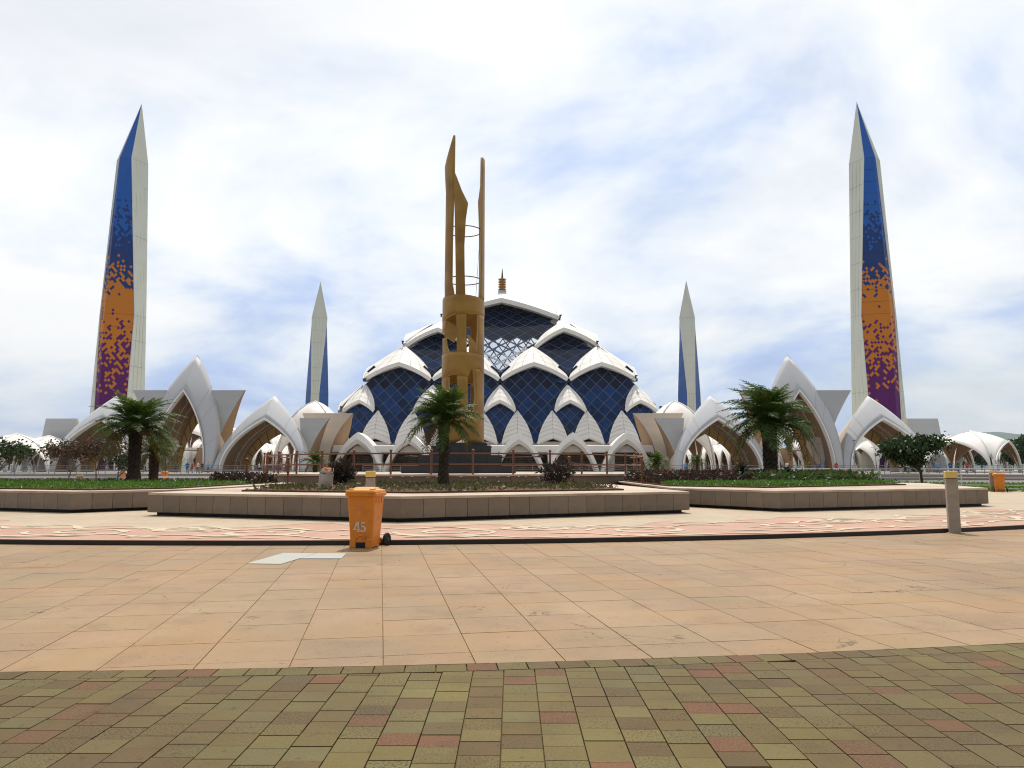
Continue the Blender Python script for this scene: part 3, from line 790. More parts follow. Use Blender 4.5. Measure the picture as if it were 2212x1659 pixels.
# plain glass behind the other three sides, the dark hall inside, and the wall under the cones
for k in (1, 2, 3):
    b = MB()
    prof = [(56, 17.5), (44, 29), (31.5, 41), (20, 46.6), (9, 52)]
    if k == 2: prof = prof[2:]
    for (za, d_a), (zb_, d_b) in zip(prof[:-1], prof[1:]):
        b.quad(pt(k, -d_b, d_b, zb_), pt(k, d_b, d_b, zb_), pt(k, d_a, d_a, za), pt(k, -d_a, d_a, za))
    o = b.build('glass_wall', M['glass_dark'], mosque)
    if k == 2:                                   # the far side keeps its frame, sky shows through it
        b = MB()
        for i in range(-14, 15):
            for sg in (-1, 1):
                a = (i * 4.0, 31.5); e = (i * 4.0 + sg * 20, 56)
                if abs(a[0]) > 44 or abs(e[0]) > 24: continue
                b.tube([pt(2, a[0], 44, a[1]), pt(2, e[0], 20.5, e[1])], .22, 5)
        b.build('mullion', M['frame'], mosque)
b = MB(); b.prism([pt(0, s, d, 0)[:2] for s, d in ((-53, 53), (53, 53), (53, -53), (-53, -53))], 0, 9.3)
b.build('podium_wall', M['shell'], mosque)
b = MB(); b.prism([pt(0, s, d, 0)[:2] for s, d in ((-43, 43), (43, 43), (43, -43), (-43, -43))], 9.3, 33)
b.build('hall_core', M['glass_dark'], mosque)
# finial
fz = mz(205, 0)
b = MB(); fz1 = mz(180, 0); b.lathe([(2.3, fz), (1.6, lerp(fz, fz1, .6)), (1.5, lerp(fz, fz1, .8)), (1.75, lerp(fz, fz1, .84)), (1.75, fz1)], 14); b.build('finial_base', M['pav'], mosque)
b = MB(); pr = []
z0 = fz1; st = (mz(105, 0) - z0) / 5
for i in range(5):
    zz0 = z0 + i * st
    pr += [(1.05, zz0), (1.05, zz0 + st * .18), (1.62, zz0 + st * .42), (1.62, zz0 + st * .72), (1.05, zz0 + st * .95)]
b.lathe(pr, 16); b.build('finial_rings', M['finial_gold'], mosque)
b = MB(); b.lathe([(.42, z0 + 5 * st), (.30, z0 + 5 * st + 2), (.04, mz(42, 0))], 8); b.build('finial_spike', M['dark_metal'], mosque)
# lamps on the ledges
for xz, yz, d in ((275, 735, 46.5), (1925, 715, 46.5), (1465, 345, 22.5), (1690, 505, 35.2), (505, 505, 35.2), (130, 905, 53.4), (2075, 905, 53.4), (740, 340, 22.5)):
    X, Yp = zpx(xz, yz); q = at(X, Yp, YC - d)
    b = MB(); b.box((0, 0, .35), (.5, .5, .7)); b.box((.1, -.3, .9), (.9, .5, .4)); b.build('floodlight', M['dark_metal'], mosque, (q.x - XC, -d - .2, q.z - TZ))

# ================================================================== HOOD VAULTS (galleries)
def hood_mesh(L, h, ha, over=.35, seg=12, name='hood'):
    """a groined canopy: four pointed arches between four feet, rising to one peak"""
    b = MB(); a = L / 2
    for k in range(4):
        def arch(u):
            t = u * 2 if u <= .5 else (1 - u) * 2
            sx = -1 if u <= .5 else 1
            x0, z0, x1, z1, cx, cz = a * .93, 0, 0, ha, a * .88, ha * .72
            x = x0 * (1 - t) ** 2 + cx * 2 * t * (1 - t) + x1 * t * t; z = z0 * (1 - t) ** 2 + cz * 2 * t * (1 - t) + z1 * t * t
            y = -a - over * t ** 2
            return np.array([sx * x, y, z])
        vv = []
        nv = 7
        for i in range(seg + 1):
            u = i / seg; e = arch(u); w = abs(2 * u - 1)
            c = np.array([math.copysign(a * .92, u - .5) * w ** 1.5, -a * (.55 + .37 * w), lerp(h * .97, h * .80, w)])
            ap = np.array([0, 0, h])
            for j in range(nv + 1):
                v = j / nv; q = e * (1 - v) ** 2 + c * 2 * v * (1 - v) + ap * v * v
                x, y, z = q
                for _ in range(k): x, y = -y, x
                vv.append((x, y, z))
        b.add(vv, grid_faces(seg + 1, nv + 1))
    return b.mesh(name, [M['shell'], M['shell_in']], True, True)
def rib_mesh(L, h, ha, over=.35):
    b = MB(); a = L / 2
    for k in range(4):
        pts = []
        for j in range(11):
            v = j / 10; e = np.array([-a * .93, -a, 0]); c = np.array([-a * .92, -a * .92, h * .80]); ap = np.array([0, 0, h])
            q = e * (1 - v) ** 2 + c * 2 * v * (1 - v) + ap * v * v; x, y = q[0], q[1]
            for _ in range(k): x, y = -y, x
            pts.append((x, y, q[2] + .05))
        b.tube(pts, .17, 5)
        pts = []
        for j in range(21):
            u = j / 20; t = u * 2 if u <= .5 else (1 - u) * 2; sx = -1 if u <= .5 else 1
            x = a * .93 * (1 - t) ** 2 + a * .88 * 2 * t * (1 - t); z = ha * .72 * 2 * t * (1 - t) + ha * t * t
            x, y = sx * x, -a - over * t * t - .04
            for _ in range(k): x, y = -y, x
            pts.append((x, y, z))
        b.tube(pts, .16, 5)
    return b.mesh('rib', M['rim'], True)
_hoods = {}
def add_hood(parent, x, y, L, h, ha, rz, z=0.0):
    key = (L, h, ha)
    if key not in _hoods: _hoods[key] = (hood_mesh(L, h, ha), rib_mesh(L, h, ha))
    me, rm = _hoods[key]
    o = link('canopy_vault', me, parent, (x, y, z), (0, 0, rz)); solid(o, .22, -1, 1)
    link('rib', rm, o)
    return o
# arcade in front of the mosque
AY = 160.0
arc = empty('arcade', (XC, AY, TZ), label='low white arcade of six pointed arches running across the front of the mosque', cat='arcade')
def arcade_hood(x, w, hz):
    """a pointed hood: front arch with a rim, roof running back to a wall"""
    P = Petal((0, -5.5, hz * 1.0), (-w, 0, 0), (0, .6, hz), (w, 0, 0), 0, 0, (.30, .70), .9)
    b = MB(); nu = 20; rows = []
    for i in range(nu + 1):
        u = i / nu; a = P.arch(u)
        rows.append([(a[0], -a[1], a[2]), (a[0] * .93, -a[1] + 5.5, a[2] * (.98 if i != nu // 2 else 1.0)), (a[0] * .93, 9, a[2] * .97)])
    b.add([q for r_ in rows for q in r_], grid_faces(nu + 1, 3))
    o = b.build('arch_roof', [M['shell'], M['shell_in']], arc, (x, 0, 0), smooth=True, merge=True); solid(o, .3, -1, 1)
    fb = MB(); vv = []
    for i in range(nu + 1):
        u = i / nu; a = P.arch(u); sgn = math.copysign(1, u - .5) if i != nu // 2 else 0
        t = 1 - abs(2 * u - 1)
        inn = np.array([a[0] * .78, 0, a[2] - 2.5 * t - .0])
        mid_ = np.array([a[0] * .87, 0, a[2] - 1.5 * t])
        vv += [(a[0], -a[1] - .02, a[2] + .05), (mid_[0], -a[1] - .55, mid_[2]), (inn[0], -a[1] + .15, max(inn[2], 0)), (inn[0], -a[1] + 4, max(inn[2], 0))]
    fb.v += vv
    for i in range(nu):
        A_, B_ = i * 4, (i + 1) * 4
        fb.f += [(A_, B_, B_ + 1, A_ + 1), (A_ + 1, B_ + 1, B_ + 2, A_ + 2), (A_ + 2, B_ + 2, B_ + 3, A_ + 3)]; fb.m += [0, 0, 1]
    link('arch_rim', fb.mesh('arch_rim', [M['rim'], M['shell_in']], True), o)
for px_ in (774, 884, 1003, 1121, 1237, 1353):
    q = at(px_, 935, AY); arcade_hood(q.x - XC, 5.7, at(px_, 934, AY).z - TZ)
zt = at(1083, 961, AY).z - TZ
b = MB(); b.box((0, 6.2, zt - .8), (78, 9, 1.6)); bevel(b.build('arcade_roof', M['shell'], arc), .25, 3)
b = MB(); b.box((0, 10.0, zt / 2 - .4), (78, .5, zt - .85)); b.build('back_wall', M['shell_in'], arc)
for i in range(13):                                 # the piers between the arches
    b = MB(); x = lerp(-38, 38, i / 12)
    if i % 2 == 0: b.box((x, 2.9, zt / 2 - .42), (1.6, 2.2, zt - .85), taper=1.25); b.build('pier', M['shell'], arc)
b = MB()
for i in range(-18, 19):
    for z in np.arange(.6, 3.4, .55):
        b.box((i * 2.1, 9.69, z), (1.95, .08, .42))
b.build('wall_stone_course', M['coping'], arc, kind='stuff')
# side galleries, seen through the outer gates
for sg, nm in ((-1, 'left'), (1, 'right')):
    gal = empty('gallery', (XC, 0, TZ), label='two tiered white side gallery seen through the %s gate beside the mosque' % ('left hand' if sg < 0 else 'right hand'), cat='gallery')
    for i in range(11):
        add_hood(gal, sg * 63.5, 178 + i * 8.2, 8.2, 7.6, 5.6, 0)
        if i < 10: add_hood(gal, sg * 72.5, 182 + i * 9.2, 9.2, 6.2, 3.6, 0, 5.6)
    b = MB()
    for i in range(11): b.box((sg * 67.8, 174 + i * 9, 2.7), (.4, 8.6, 5.4))
    b.build('gallery_wall', M['soffit'], gal)
    b = MB(); b.box((sg * 73, 222, 5.3), (9, 96, .5)); b.build('gallery_roof_slab', M['shell'], gal)
    # back gallery further out
    gb = empty('gallery', (XC, 0, TZ), label='row of low white vaults behind the %s gate pavilion' % ('left' if sg < 0 else 'right'), cat='gallery')
    for i in range(8):
        add_hood(gb, sg * (80 + i * 8.6), 196 - i * 1.5, 8.6, 8.2, 5.9, R(45) if i % 2 else R(30) * sg)
    for i in range(4):
        add_hood(gb, sg * (76 + i * 9.4), 236, 9.4, 8.6, 6.0, 0)
og = empty('gallery', (0, 0, TZ), label='white peaked vaults at the far left edge beyond the left gate', cat='gallery')
for px_, py_, Y, L, h, rz in ((34, 938, 140, 9.6, 7.4, 45), (105, 942, 150, 9.6, 7.6, 45), (-60, 940, 136, 9.6, 7.4, 45)):
    q = at(px_, py_, Y); add_hood(og, q.x, Y, L, q.z - TZ, (q.z - TZ) * .72, R(rz))
og = empty('gallery', (0, 0, TZ), label='large white peaked vault with a wide dark opening at the far right', cat='gallery')
q = at(2094, 932, 131); add_hood(og, q.x, 131, 11.4, q.z - TZ, (q.z - TZ) * .74, R(36))
q = at(2020, 945, 146); add_hood(og, q.x, 146, 10.0, q.z - TZ, (q.z - TZ) * .74, R(40))

# ================================================================== GATE PAVILIONS
def gate(cx, mirror, label):
    root = empty('gate_pavilion', (cx, 155, TZ), label=label, cat='gate')
    def arch_pts(w, hgt, c, n=14, cx0=0.0):
        out = []
        for i in range(2 * n + 1):
            u = i / n - 1; t = 1 - abs(u)
            x = w * (1 - t) ** 2 + c[0] * 2 * t * (1 - t); z = c[1] * 2 * t * (1 - t) + hgt * t * t
            out.append((cx0 + math.copysign(x, u) if i != n else cx0, z))
        return out
    def arch_hood(x0, W, H, cW, w, h_, cw, dep, nm):
        cr = arch_pts(W, H, cW, cx0=x0); ri = arch_pts(w, h_, cw, cx0=x0); n = len(cr)
        rimy = lambda i: -8.3 + 2.4 * ri[i][1] / h_
        bands = ((-dep, M['pav'], 0), (dep, M['pav_back'], 1))
        for yy, m_, back in bands:
            b = MB(); vv = []
            for i in range(n):
                for j in range(6):
                    t = j / 5
                    x = lerp(cr[i][0], ri[i][0], t); z = lerp(cr[i][1], ri[i][1], t)
                    bl = math.sin(PI * t) * .35
                    y0_ = -8.2 * (1 - cr[i][1] / H) ** .9; y1_ = rimy(i) if not back else dep
                    vv.append((x, lerp(y0_, y1_, t) + math.copysign(bl * .5, yy), z + bl * .25))
            b.add(vv, grid_faces(n, 6))
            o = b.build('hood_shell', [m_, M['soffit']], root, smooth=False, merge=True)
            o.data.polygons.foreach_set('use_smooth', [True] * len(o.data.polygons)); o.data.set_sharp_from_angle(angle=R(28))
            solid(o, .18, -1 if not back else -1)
            # seams across the shell
            if not back:
                sb = MB()
                for i in (4, 8, 10, 18, 20, 24):
                    a = [vv[i * 6 + j] for j in range(6)]; sb = MB()
                    sb.tube([(p_[0], p_[1] - .01, p_[2] + .01) for p_ in a], .03, 4)
                    sb.build('seam', M['seam'], o)
        # white lip along the inner rim
        b = MB(); vv = []
        for i in range(n):
            x, z = ri[i]; t = 1 - abs(i / (n // 2) - 1)
            xi, zi = x0 + (x - x0) * .965, z - .45 * t
            vv += [(x, rimy(i) - .12, z + .06), (xi, rimy(i) - .22, zi), (x0 + (x - x0) * .95, rimy(i) + 1.1, zi - .1)]
        b.add(vv, grid_faces(n, 3)); b.build('rim_lip', M['rim'], root, smooth=True)
        # soffit: the vault between the front and the back rim
        b = MB(); vv = []
        for i in range(n):
            x, z = ri[i]
            for j in range(5):
                v = j / 4; k_ = .955 + .035 * math.sin(PI * v)
                vv.append((x0 + (x - x0) * k_, lerp(rimy(i) + .9, dep, v), max(0, z - .55 * (1 - abs(i / (n // 2) - 1)) + 1.2 * math.sin(PI * v) * (1 - abs(i / (n // 2) - 1)))))
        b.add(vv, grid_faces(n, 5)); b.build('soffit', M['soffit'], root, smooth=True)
        # trusses under the vault
        b = MB()
        for v in (.2, .5):
            y = lerp(-dep + .9, dep, v)
            pts = [(x0 + (x - x0) * .86, y, z * .9) for x, z in ri]
            b.tube(pts, .10, 5)
            for i in range(3, n - 3, 2):
                x, z = ri[i]; b.tube([(x0 + (x - x0) * .86, y, z * .9), (x0 + (x - x0) * .96, y, z - .3)], .07, 4)
        b.build('truss', M['truss'], root)
        # gilded openwork screen filling the upper part of the back rim
        so = arch_pts(w * .96, h_ * .97, (cw[0] * .96, cw[1] * .97), cx0=x0); si = arch_pts(w * .80, h_ * .74, (cw[0] * .80, cw[1] * .74), cx0=x0)
        b = MB(); vv = []
        for i in range(n):
            for j in range(3): vv.append((lerp(so[i][0], si[i][0], j / 2), dep - .4, lerp(so[i][1], si[i][1], j / 2)))
        b.add(vv, grid_faces(n, 3)); o = b.build('openwork_screen', M['screen'], root); solid(o, .12, 0)
        b = MB()
        for i in range(3, n - 3, 2):
            b.tube([(so[i][0], dep - .5, so[i][1]), (si[i][0], dep - .5, si[i][1])], .06, 4)
        b.build('screen_frame', M['dark_metal'], root)
    # centre hood and the two lower ones
    arch_hood(0, 7.1, 24.6, (9.3, 12.4), 5.7, 16.6, (5.9, 9.0), 5.5, 'centre')
    for s in (-1, 1):
        arch_hood(s * 16.6, 9.4, 15.9, (9.1, 7.9), 8.0, 10.9, (8.2, 6.2), 5.2, 'side')
    # flaring fins beside the hoods
    def fin(x_in_top, x_out_top, ztop, x_foot, y0, y1, s, curve, m_side, belly=2.2, x_out_foot=None, front=None):
        n = 12; fr = []; bk = []
        for i in range(n + 1):
            t = i / n; z = ztop * t
            xi = lerp(x_foot, x_in_top, t ** .9); xo = lerp(x_foot + .25 * s if x_out_foot is None else x_out_foot, x_out_top, t ** curve)
            fr.append(((xi, y0, z), (xo, y0, z))); yb = lerp(y0, y1, max(.04, min(1, t * 3) * (1 - t ** belly)))
            bk.append(((xi, yb, z), (xo - s * .25 * math.sin(PI * t), yb, z)))
        b = MB()
        for i in range(n):
            (a, b1), (c, d) = fr[i], fr[i + 1]; b.quad(a, b1, d, c, 0)
            (a2, b2), (c2, d2) = bk[i], bk[i + 1]; b.quad(b2, a2, c2, d2, 1)
            b.quad(b1, b2, d2, d, 2)
            b.quad(a2, a, c, c2, 1)
        b.quad(fr[n][0], fr[n][1], bk[n][1], bk[n][0], 0)
        b.build('flaring_fin', [front or M['pav'], M['pav_back'], m_side], root, merge=False)
    def fin_seams(): pass
    for s in (-1, 1):
        fin(s * 4.6, s * 11.6, 16.7, s * 5.0, 151.5 - 155, 161 - 155, s, 1.7, M['soffit'], 1.6)
        if s == -mirror:                       # towards the mosque: two fins, the far one flares wide
            fin(s * (16.6 + 6.2), s * (16.6 + 12.4), 11.0, s * (16.6 + 7.6), 152 - 155, 161 - 155, s, 1.9, M['soffit'])
            fin(s * (16.6 + 4.5), s * (16.6 + 15.4), 12.6, s * (16.6 + 10.0), 160 - 155, 176 - 155, s, 2.3, M['soffit'], 3.5, None, M['pav_back'])
        else:                                  # outer end: a plain upright fin
            fin(s * (16.6 + 6.4), s * (16.6 + 12.7), 10.9, s * (16.6 + 7.6), 152 - 155, 161 - 155, s, 1.2, M['soffit'], 1.5, s * (16.6 + 14.0))
    # vaulted roof behind the lower hoods
    add_hood(root, -mirror * 18.5, 25, 15, 17.0, 9, 0)
    return root
def screen_mat():
    m = bpy.data.materials.new('gilded_openwork'); m.use_nodes = True
    n, l = m.node_tree.nodes, m.node_tree.links; b = n['Principled BSDF']; b.inputs['Roughness'].default_value = .5
    t = n.new('ShaderNodeTexCoord'); mp = n.new('ShaderNodeMapping'); mp.inputs['Rotation'].default_value = (0, R(20), 0); l.new(t.outputs['Object'], mp.inputs[0])
    v = n.new('ShaderNodeTexVoronoi'); v.distance = 'MANHATTAN'; v.inputs['Scale'].default_value = 2.1; v.inputs['Randomness'].default_value = .6; l.new(mp.outputs[0], v.inputs['Vector'])
    r = n.new('ShaderNodeValToRGB'); e = r.color_ramp.elements
    e[0].position = .24; e[0].color = (.06, .04, .025, 1); e[1].position = .30; e[1].color = (.62, .43, .15, 1)
    l.new(v.outputs['Distance'], r.inputs[0]); l.new(r.outputs[0], b.inputs['Base Color'])
    return m
M['screen'] = screen_mat()
gl = at(416, 1000, 155).x; gr_ = at(1710, 1000, 155).x
gate(gl, -1, 'left white gate pavilion of three pointed hoods behind the two palms')
gate(gr_, 1, 'right white gate pavilion of three pointed hoods behind the single palm')

# ================================================================== MINARETS
def mosaic_mat(flip):
    """flat print of diamond tiles changing from blue through orange to purple down the shaft"""
    m = bpy.data.materials.new('mosaic_cladding'); m.use_nodes = True
    n, l = m.node_tree.nodes, m.node_tree.links; b = n['Principled BSDF']; b.inputs['Roughness'].default_value = .33; b.inputs['Specular IOR Level'].default_value = .4
    t = n.new('ShaderNodeTexCoord'); s = n.new('ShaderNodeSeparateXYZ'); l.new(t.outputs['Object'], s.inputs[0])
    def mt(op, a, b_=None, c=None):
        q = n.new('ShaderNodeMath'); q.operation = op
        for i, v in enumerate((a, b_, c)):
            if v is None: continue
            if isinstance(v, (int, float)): q.inputs[i].default_value = v
            else: l.new(v, q.inputs[i])
        return q.outputs[0]
    S = .55
    z = mt('MULTIPLY', s.outputs['Z'], .80)
    a = mt('FLOOR', mt('DIVIDE', mt('ADD', s.outputs['X'], z), S * 1.414)); c = mt('FLOOR', mt('DIVIDE', mt('SUBTRACT', s.outputs['X'], z), S * 1.414))
    cb = n.new('ShaderNodeCombineXYZ'); l.new(a, cb.inputs[0]); l.new(c, cb.inputs[1]); cb.inputs[2].default_value = flip
    wnz = n.new('ShaderNodeTexWhiteNoise'); wnz.noise_dimensions = '3D'; l.new(cb.outputs[0], wnz.inputs['Vector'])
    # height of the cell centre
    zc_ = mt('DIVIDE', mt('MULTIPLY', mt('SUBTRACT', a, c), S * 1.414 / 2), .80)
    def band(zlo, zhi): # probability 0..1 rising from zlo to zhi
        q = n.new('ShaderNodeMapRange'); q.interpolation_type = 'LINEAR'; q.inputs['From Min'].default_value = zlo; q.inputs['From Max'].default_value = zhi; l.new(zc_, q.inputs['Value']); return q.outputs[0]
    def step(p): return mt('LESS_THAN', wnz.outputs['Value'], p)
    def mixc(f, A, B):
        q = n.new('ShaderNodeMix'); q.data_type = 'RGBA'; l.new(f, q.inputs['Factor'])
        for key, v in (('A', A), ('B', B)):
            if isinstance(v, tuple): q.inputs[key].default_value = (*v, 1)
            else: l.new(v, q.inputs[key])
        return q.outputs['Result']
    purple, orange, navy, blue = (.105, .004, .120), (.58, .190, .006), (.005, .036, .18), (.005, .105, .45)
    cur = mixc(step(band(*ZB[0])), purple, orange)
    cur = mixc(step(band(*ZB[1])), cur, navy)
    cur = mixc(step(band(*ZB[2])), cur, blue)
    l.new(cur, b.inputs['Base Color'])
    return m
def tz(yz, Y=199): return at(330, (350 + yz * .7233) * .57604, Y).z - TZ
ZB = [(tz(1620), tz(1120)), (tz(1090), tz(860)), (tz(840), tz(560))]
def tower_seams(z):
    pass
def minaret(name, X, Y, levels, apex, mats_idx, mats, label):
    """levels: (z, radius, [vertex azimuths, from the direction that faces the camera, growing to the right])"""
    root = empty(name, (X, Y, TZ), label=label, cat='minaret')
    base = math.atan2(-X, -Y) if False else 0
    th0 = math.atan2(X, Y)
    def P(z, r_, az):
        a = R(az) - th0 * 1.0
        # camera side is -Y turned by the bearing of the tower
        return (r_ * math.sin(R(az) - 0) * math.cos(th0) - r_ * math.cos(R(az)) * math.sin(th0), -r_ * math.sin(R(az)) * -math.sin(th0) * -1 * -1 if False else -(r_ * math.cos(R(az)) * math.cos(th0) + r_ * math.sin(R(az)) * math.sin(th0)), z)
    n = len(levels[0][2])
    parts = {}
    for fi in range(n):
        b = parts.setdefault(mats_idx[fi], MB())
        fj = (fi + 1) % n
        for (z0, r0, a0), (z1, r1, a1) in zip(levels[:-1], levels[1:]):
            ns = 4
            for q in range(ns):
                t0, t1 = q / ns, (q + 1) / ns
                A0 = np.array(P(z0, r0, a0[fi])); A1 = np.array(P(z0, r0, a0[fj])); B0 = np.array(P(z1, r1, a1[fi])); B1 = np.array(P(z1, r1, a1[fj]))
                b.quad(tuple(lerp(A0, B0, t0)), tuple(lerp(A1, B1, t0)), tuple(lerp(A1, B1, t1)), tuple(lerp(A0, B0, t1)))
        z1, r1, a1 = levels[-1]
        b.add([P(z1, r1, a1[fi]), P(z1, r1, a1[fj]), apex], [(0, 1, 2)])
    for k, b in parts.items():
        b.build('cladding' if k == 'w' else 'mosaic_face' if k == 'm' else 'blue_face', mats[k], root)
    # corner trims and panel joints on the cream faces
    tr = MB()
    for fi in range(n):
        if mats_idx[fi] == mats_idx[fi - 1]: continue
        pts = [P(z, r_ + .03, a[fi]) for z, r_, a in levels] + [apex]
        tr.tube(pts, [.16] * (len(pts) - 1) + [.05], 5)
    tr.build('edge_trim', M['tower_trim'], root)
    jn = MB()
    for fi in range(n):
        if mats_idx[fi] != 'w': continue
        fj = (fi + 1) % n
        for (z0, r0, a0), (z1, r1, a1) in zip(levels[:-1], levels[1:]):
            A0 = np.array(P(z0, r0, a0[fi])); A1 = np.array(P(z0, r0, a0[fj])); B0 = np.array(P(z1, r1, a1[fi])); B1 = np.array(P(z1, r1, a1[fj]))
            nn = max(1, int((z1 - z0) / 6.5))
            for q in range(1, nn + 1):
                t = q / nn; jn.tube([tuple(lerp(A0, B0, t)), tuple(lerp(A1, B1, t))], .05, 4)
            for q in range(1, 4): jn.tube([tuple(lerp(A0, A1, q / 4)), tuple(lerp(B0, B1, q / 4))], .035, 4)
    jn.build('panel_joint', M['tower_joint'], root)
    jb = MB()
    for fi in range(n):
        if mats_idx[fi] == 'w': continue
        fj = (fi + 1) % n
        for (z0, r0, a0), (z1, r1, a1) in zip(levels[:-1], levels[1:]):
            A0 = np.array(P(z0, r0, a0[fi])); A1 = np.array(P(z0, r0, a0[fj])); B0 = np.array(P(z1, r1, a1[fi])); B1 = np.array(P(z1, r1, a1[fj]))
            nn = max(1, int((z1 - z0) / 3.3))
            for q in range(1, nn + 1):
                t = q / nn; jb.tube([tuple(lerp(A0, B0, t)), tuple(lerp(A1, B1, t))], .028, 4)
    jb.build('cladding_joint', M['joint_dark_blue'], root)
    return root
M['joint_dark_blue'] = mat('dark_cladding_joint', (0.03, 0.03, 0.05), .6, .2, .05)
M['tower_trim'] = mat('tower_edge_trim', (0.66, 0.68, 0.66), .4, .4, .04)
M['tower_joint'] = mat('tower_panel_joint', (0.42, 0.43, 0.37), .7, .2, .04)
zs, zk, zapx = tz(362), tz(1160), tz(60)
tl = at(246, 870, 199); 
XL = at((300 + 178 * .724) * .57604, 1010, 199).x; XRt = at((3140 + 228 * .724) * .57604, 1010, 199).x
lvL = [(0, 7.0, [-51, -39, 13, 78, 165, 268]), (zk, 5.75, [-73, -52, 27, 75, 160, 266]), (zs, 3.95, [-57, -50, -4, 80, 165, 267])]
minaret('minaret', XL, 199, lvL, (1.85, -.6, zapx), ['m', 'm', 'w', 'w', 'w', 'w'], {'w': M['tower'], 'm': mosaic_mat(1.0)}, 'tall cream minaret with blue, orange and purple mosaic face, leftmost in the picture')
lvR = [(0, 7.1, [-165, -78, -14, 37, 49, 92]), (zk, 5.7, [-160, -75, -30, 48, 68, 94]), (zs, 3.95, [-165, -82, -1, 40, 47, 93])]
minaret('minaret', XRt, 199, lvR, (-1.5, -.6, zapx + .6), ['w', 'w', 'm', 'm', 'w', 'w'], {'w': M['tower'], 'm': mosaic_mat(2.0)}, 'tall cream minaret with blue, orange and purple mosaic face, rightmost in the picture')
def fz_(yz): return at(684, (1020 + yz * .3376) * .57604, 388).z - TZ
XfL = at((1100 + 242 * .3376) * .57604, 1010, 388).x; XfR = at((2520 + 212 * .3376) * .57604, 1010, 388).x
zs2, zk2, za2 = fz_(510), fz_(1360), fz_(110)
minaret('minaret', XfL, 388, [(0, 6.3, [-34, 12, 88, 180, 268]), (zk2, 5.7, [-33, 8, 88, 180, 268]), (zs2, 3.95, [-84, 80, 110, 180, 250])], (-.1, 0, za2), ['w', 'b', 'b', 'w', 'b'], {'w': M['tower_far'] if 'tower_far' in M else M['tower'], 'b': M['tower_blue']},
        'distant cream minaret with blue flanks left of the mosque dome')
minaret('minaret', XfR, 388, [(0, 6.3, [-12, 34, 92, 180, 272]), (zk2, 5.7, [-8, 33, 92, 180, 272]), (zs2, 3.95, [-80, 84, 110, 180, 250])], (.1, 0, za2 + .6), ['w', 'b', 'w', 'b', 'b'], {'w': M['tower'], 'b': M['tower_blue']},
        'distant cream minaret with blue flanks right of the mosque dome')

# ================================================================== STAGE, MONUMENT
SX, SY = -3.4, 51.0
SW = (SX - .4, SY)
stage = empty('stage', (SW[0], SW[1], 0), label='round raised stone stage with pale rim under the bronze sculpture', cat='stage')
RS = 12.9
n = 48
poly = [(RS * math.cos(2 * PI * k / n + .03), RS * math.sin(2 * PI * k / n + .03)) for k in range(n)]
b = MB(); b.prism(poly, .05, 1.1); b.build('stage_core', M['dark_joint'], stage)
pm = None
for k in range(n):
    a0, a1 = 2 * PI * k / n + .03, 2 * PI * (k + 1) / n + .03
    am = (a0 + a1) / 2; w = 2 * RS * math.sin(PI / n) - .02
    if pm is None: b = MB(); b.box((0, 0, 0), (w, .06, 1.0)); pm = b.mesh('wall_panel', M['stage_stone'])
    link('wall_panel', pm, stage, (RS * math.cos(PI / n) * math.cos(am) + .03 * math.cos(am), RS * math.cos(PI / n) * math.sin(am) + .03 * math.sin(am), .58), (0, 0, am + PI / 2))
b = MB(); b.prism([(p_[0] * 1.012, p_[1] * 1.012) for p_ in poly], 1.1, 1.2); b.build('stage_rim', M['coping'], stage)
# plinth of dark granite tiers
PX = SX
plinth = empty('plinth', (PX, SY, 1.2), label='stepped dark granite plinth below the bronze sculpture', cat='plinth')
zp = [1.2, at(1003, 1007, 47).z, at(1003, 984, 48).z, at(1003, 963, 49).z, at(1003, 957, 49.3).z]
for (w, z0, z1) in ((7.3, zp[0], zp[1]), (5.4, zp[1], zp[2]), (3.9, zp[2], zp[3]), (3.3, zp[3], zp[4])):
    b = MB(); nn = 6
    b.box((0, 0, (z0 + z1) / 2 - 1.2), (w - .06, w - .06, z1 - z0 - .004)); o = b.build('granite_tier', M['dark_joint'], plinth)
    bw = w / nn; b = MB(); b.box((0, 0, 0), (bw - .02, .05, z1 - z0 - .05)); me = b.mesh('granite_slab', M['granite'])
    for i in range(nn):
        link('granite_slab', me, o, (-w / 2 + bw * (i + .5), -w / 2, (z0 + z1) / 2 - 1.2))
    b = MB(); b.box((0, 0, z1 - 1.2 + .0), (w + .06, w + .06, .07)); b.build('granite_top', M['granite'], o)
for xa, ya, xb, yb in ((972, 990, 880, 985), (1035, 990, 1166, 986)):
    pa, pb_ = at(xa, ya, 49.2), at(xb, yb, 49.2); o_ = Vector((PX, SY, 1.2)); b = MB()
    b.tube([pa - o_, pb_ - o_], .035, 5); arm = b.build('spotlight_arm', M['dark_metal'], plinth)
    b = MB(); q = pb_ - o_; b.box((q.x, q.y, q.z), (.34, .2, .14)); b.build('spotlight_head', M['dark_metal'], arm)
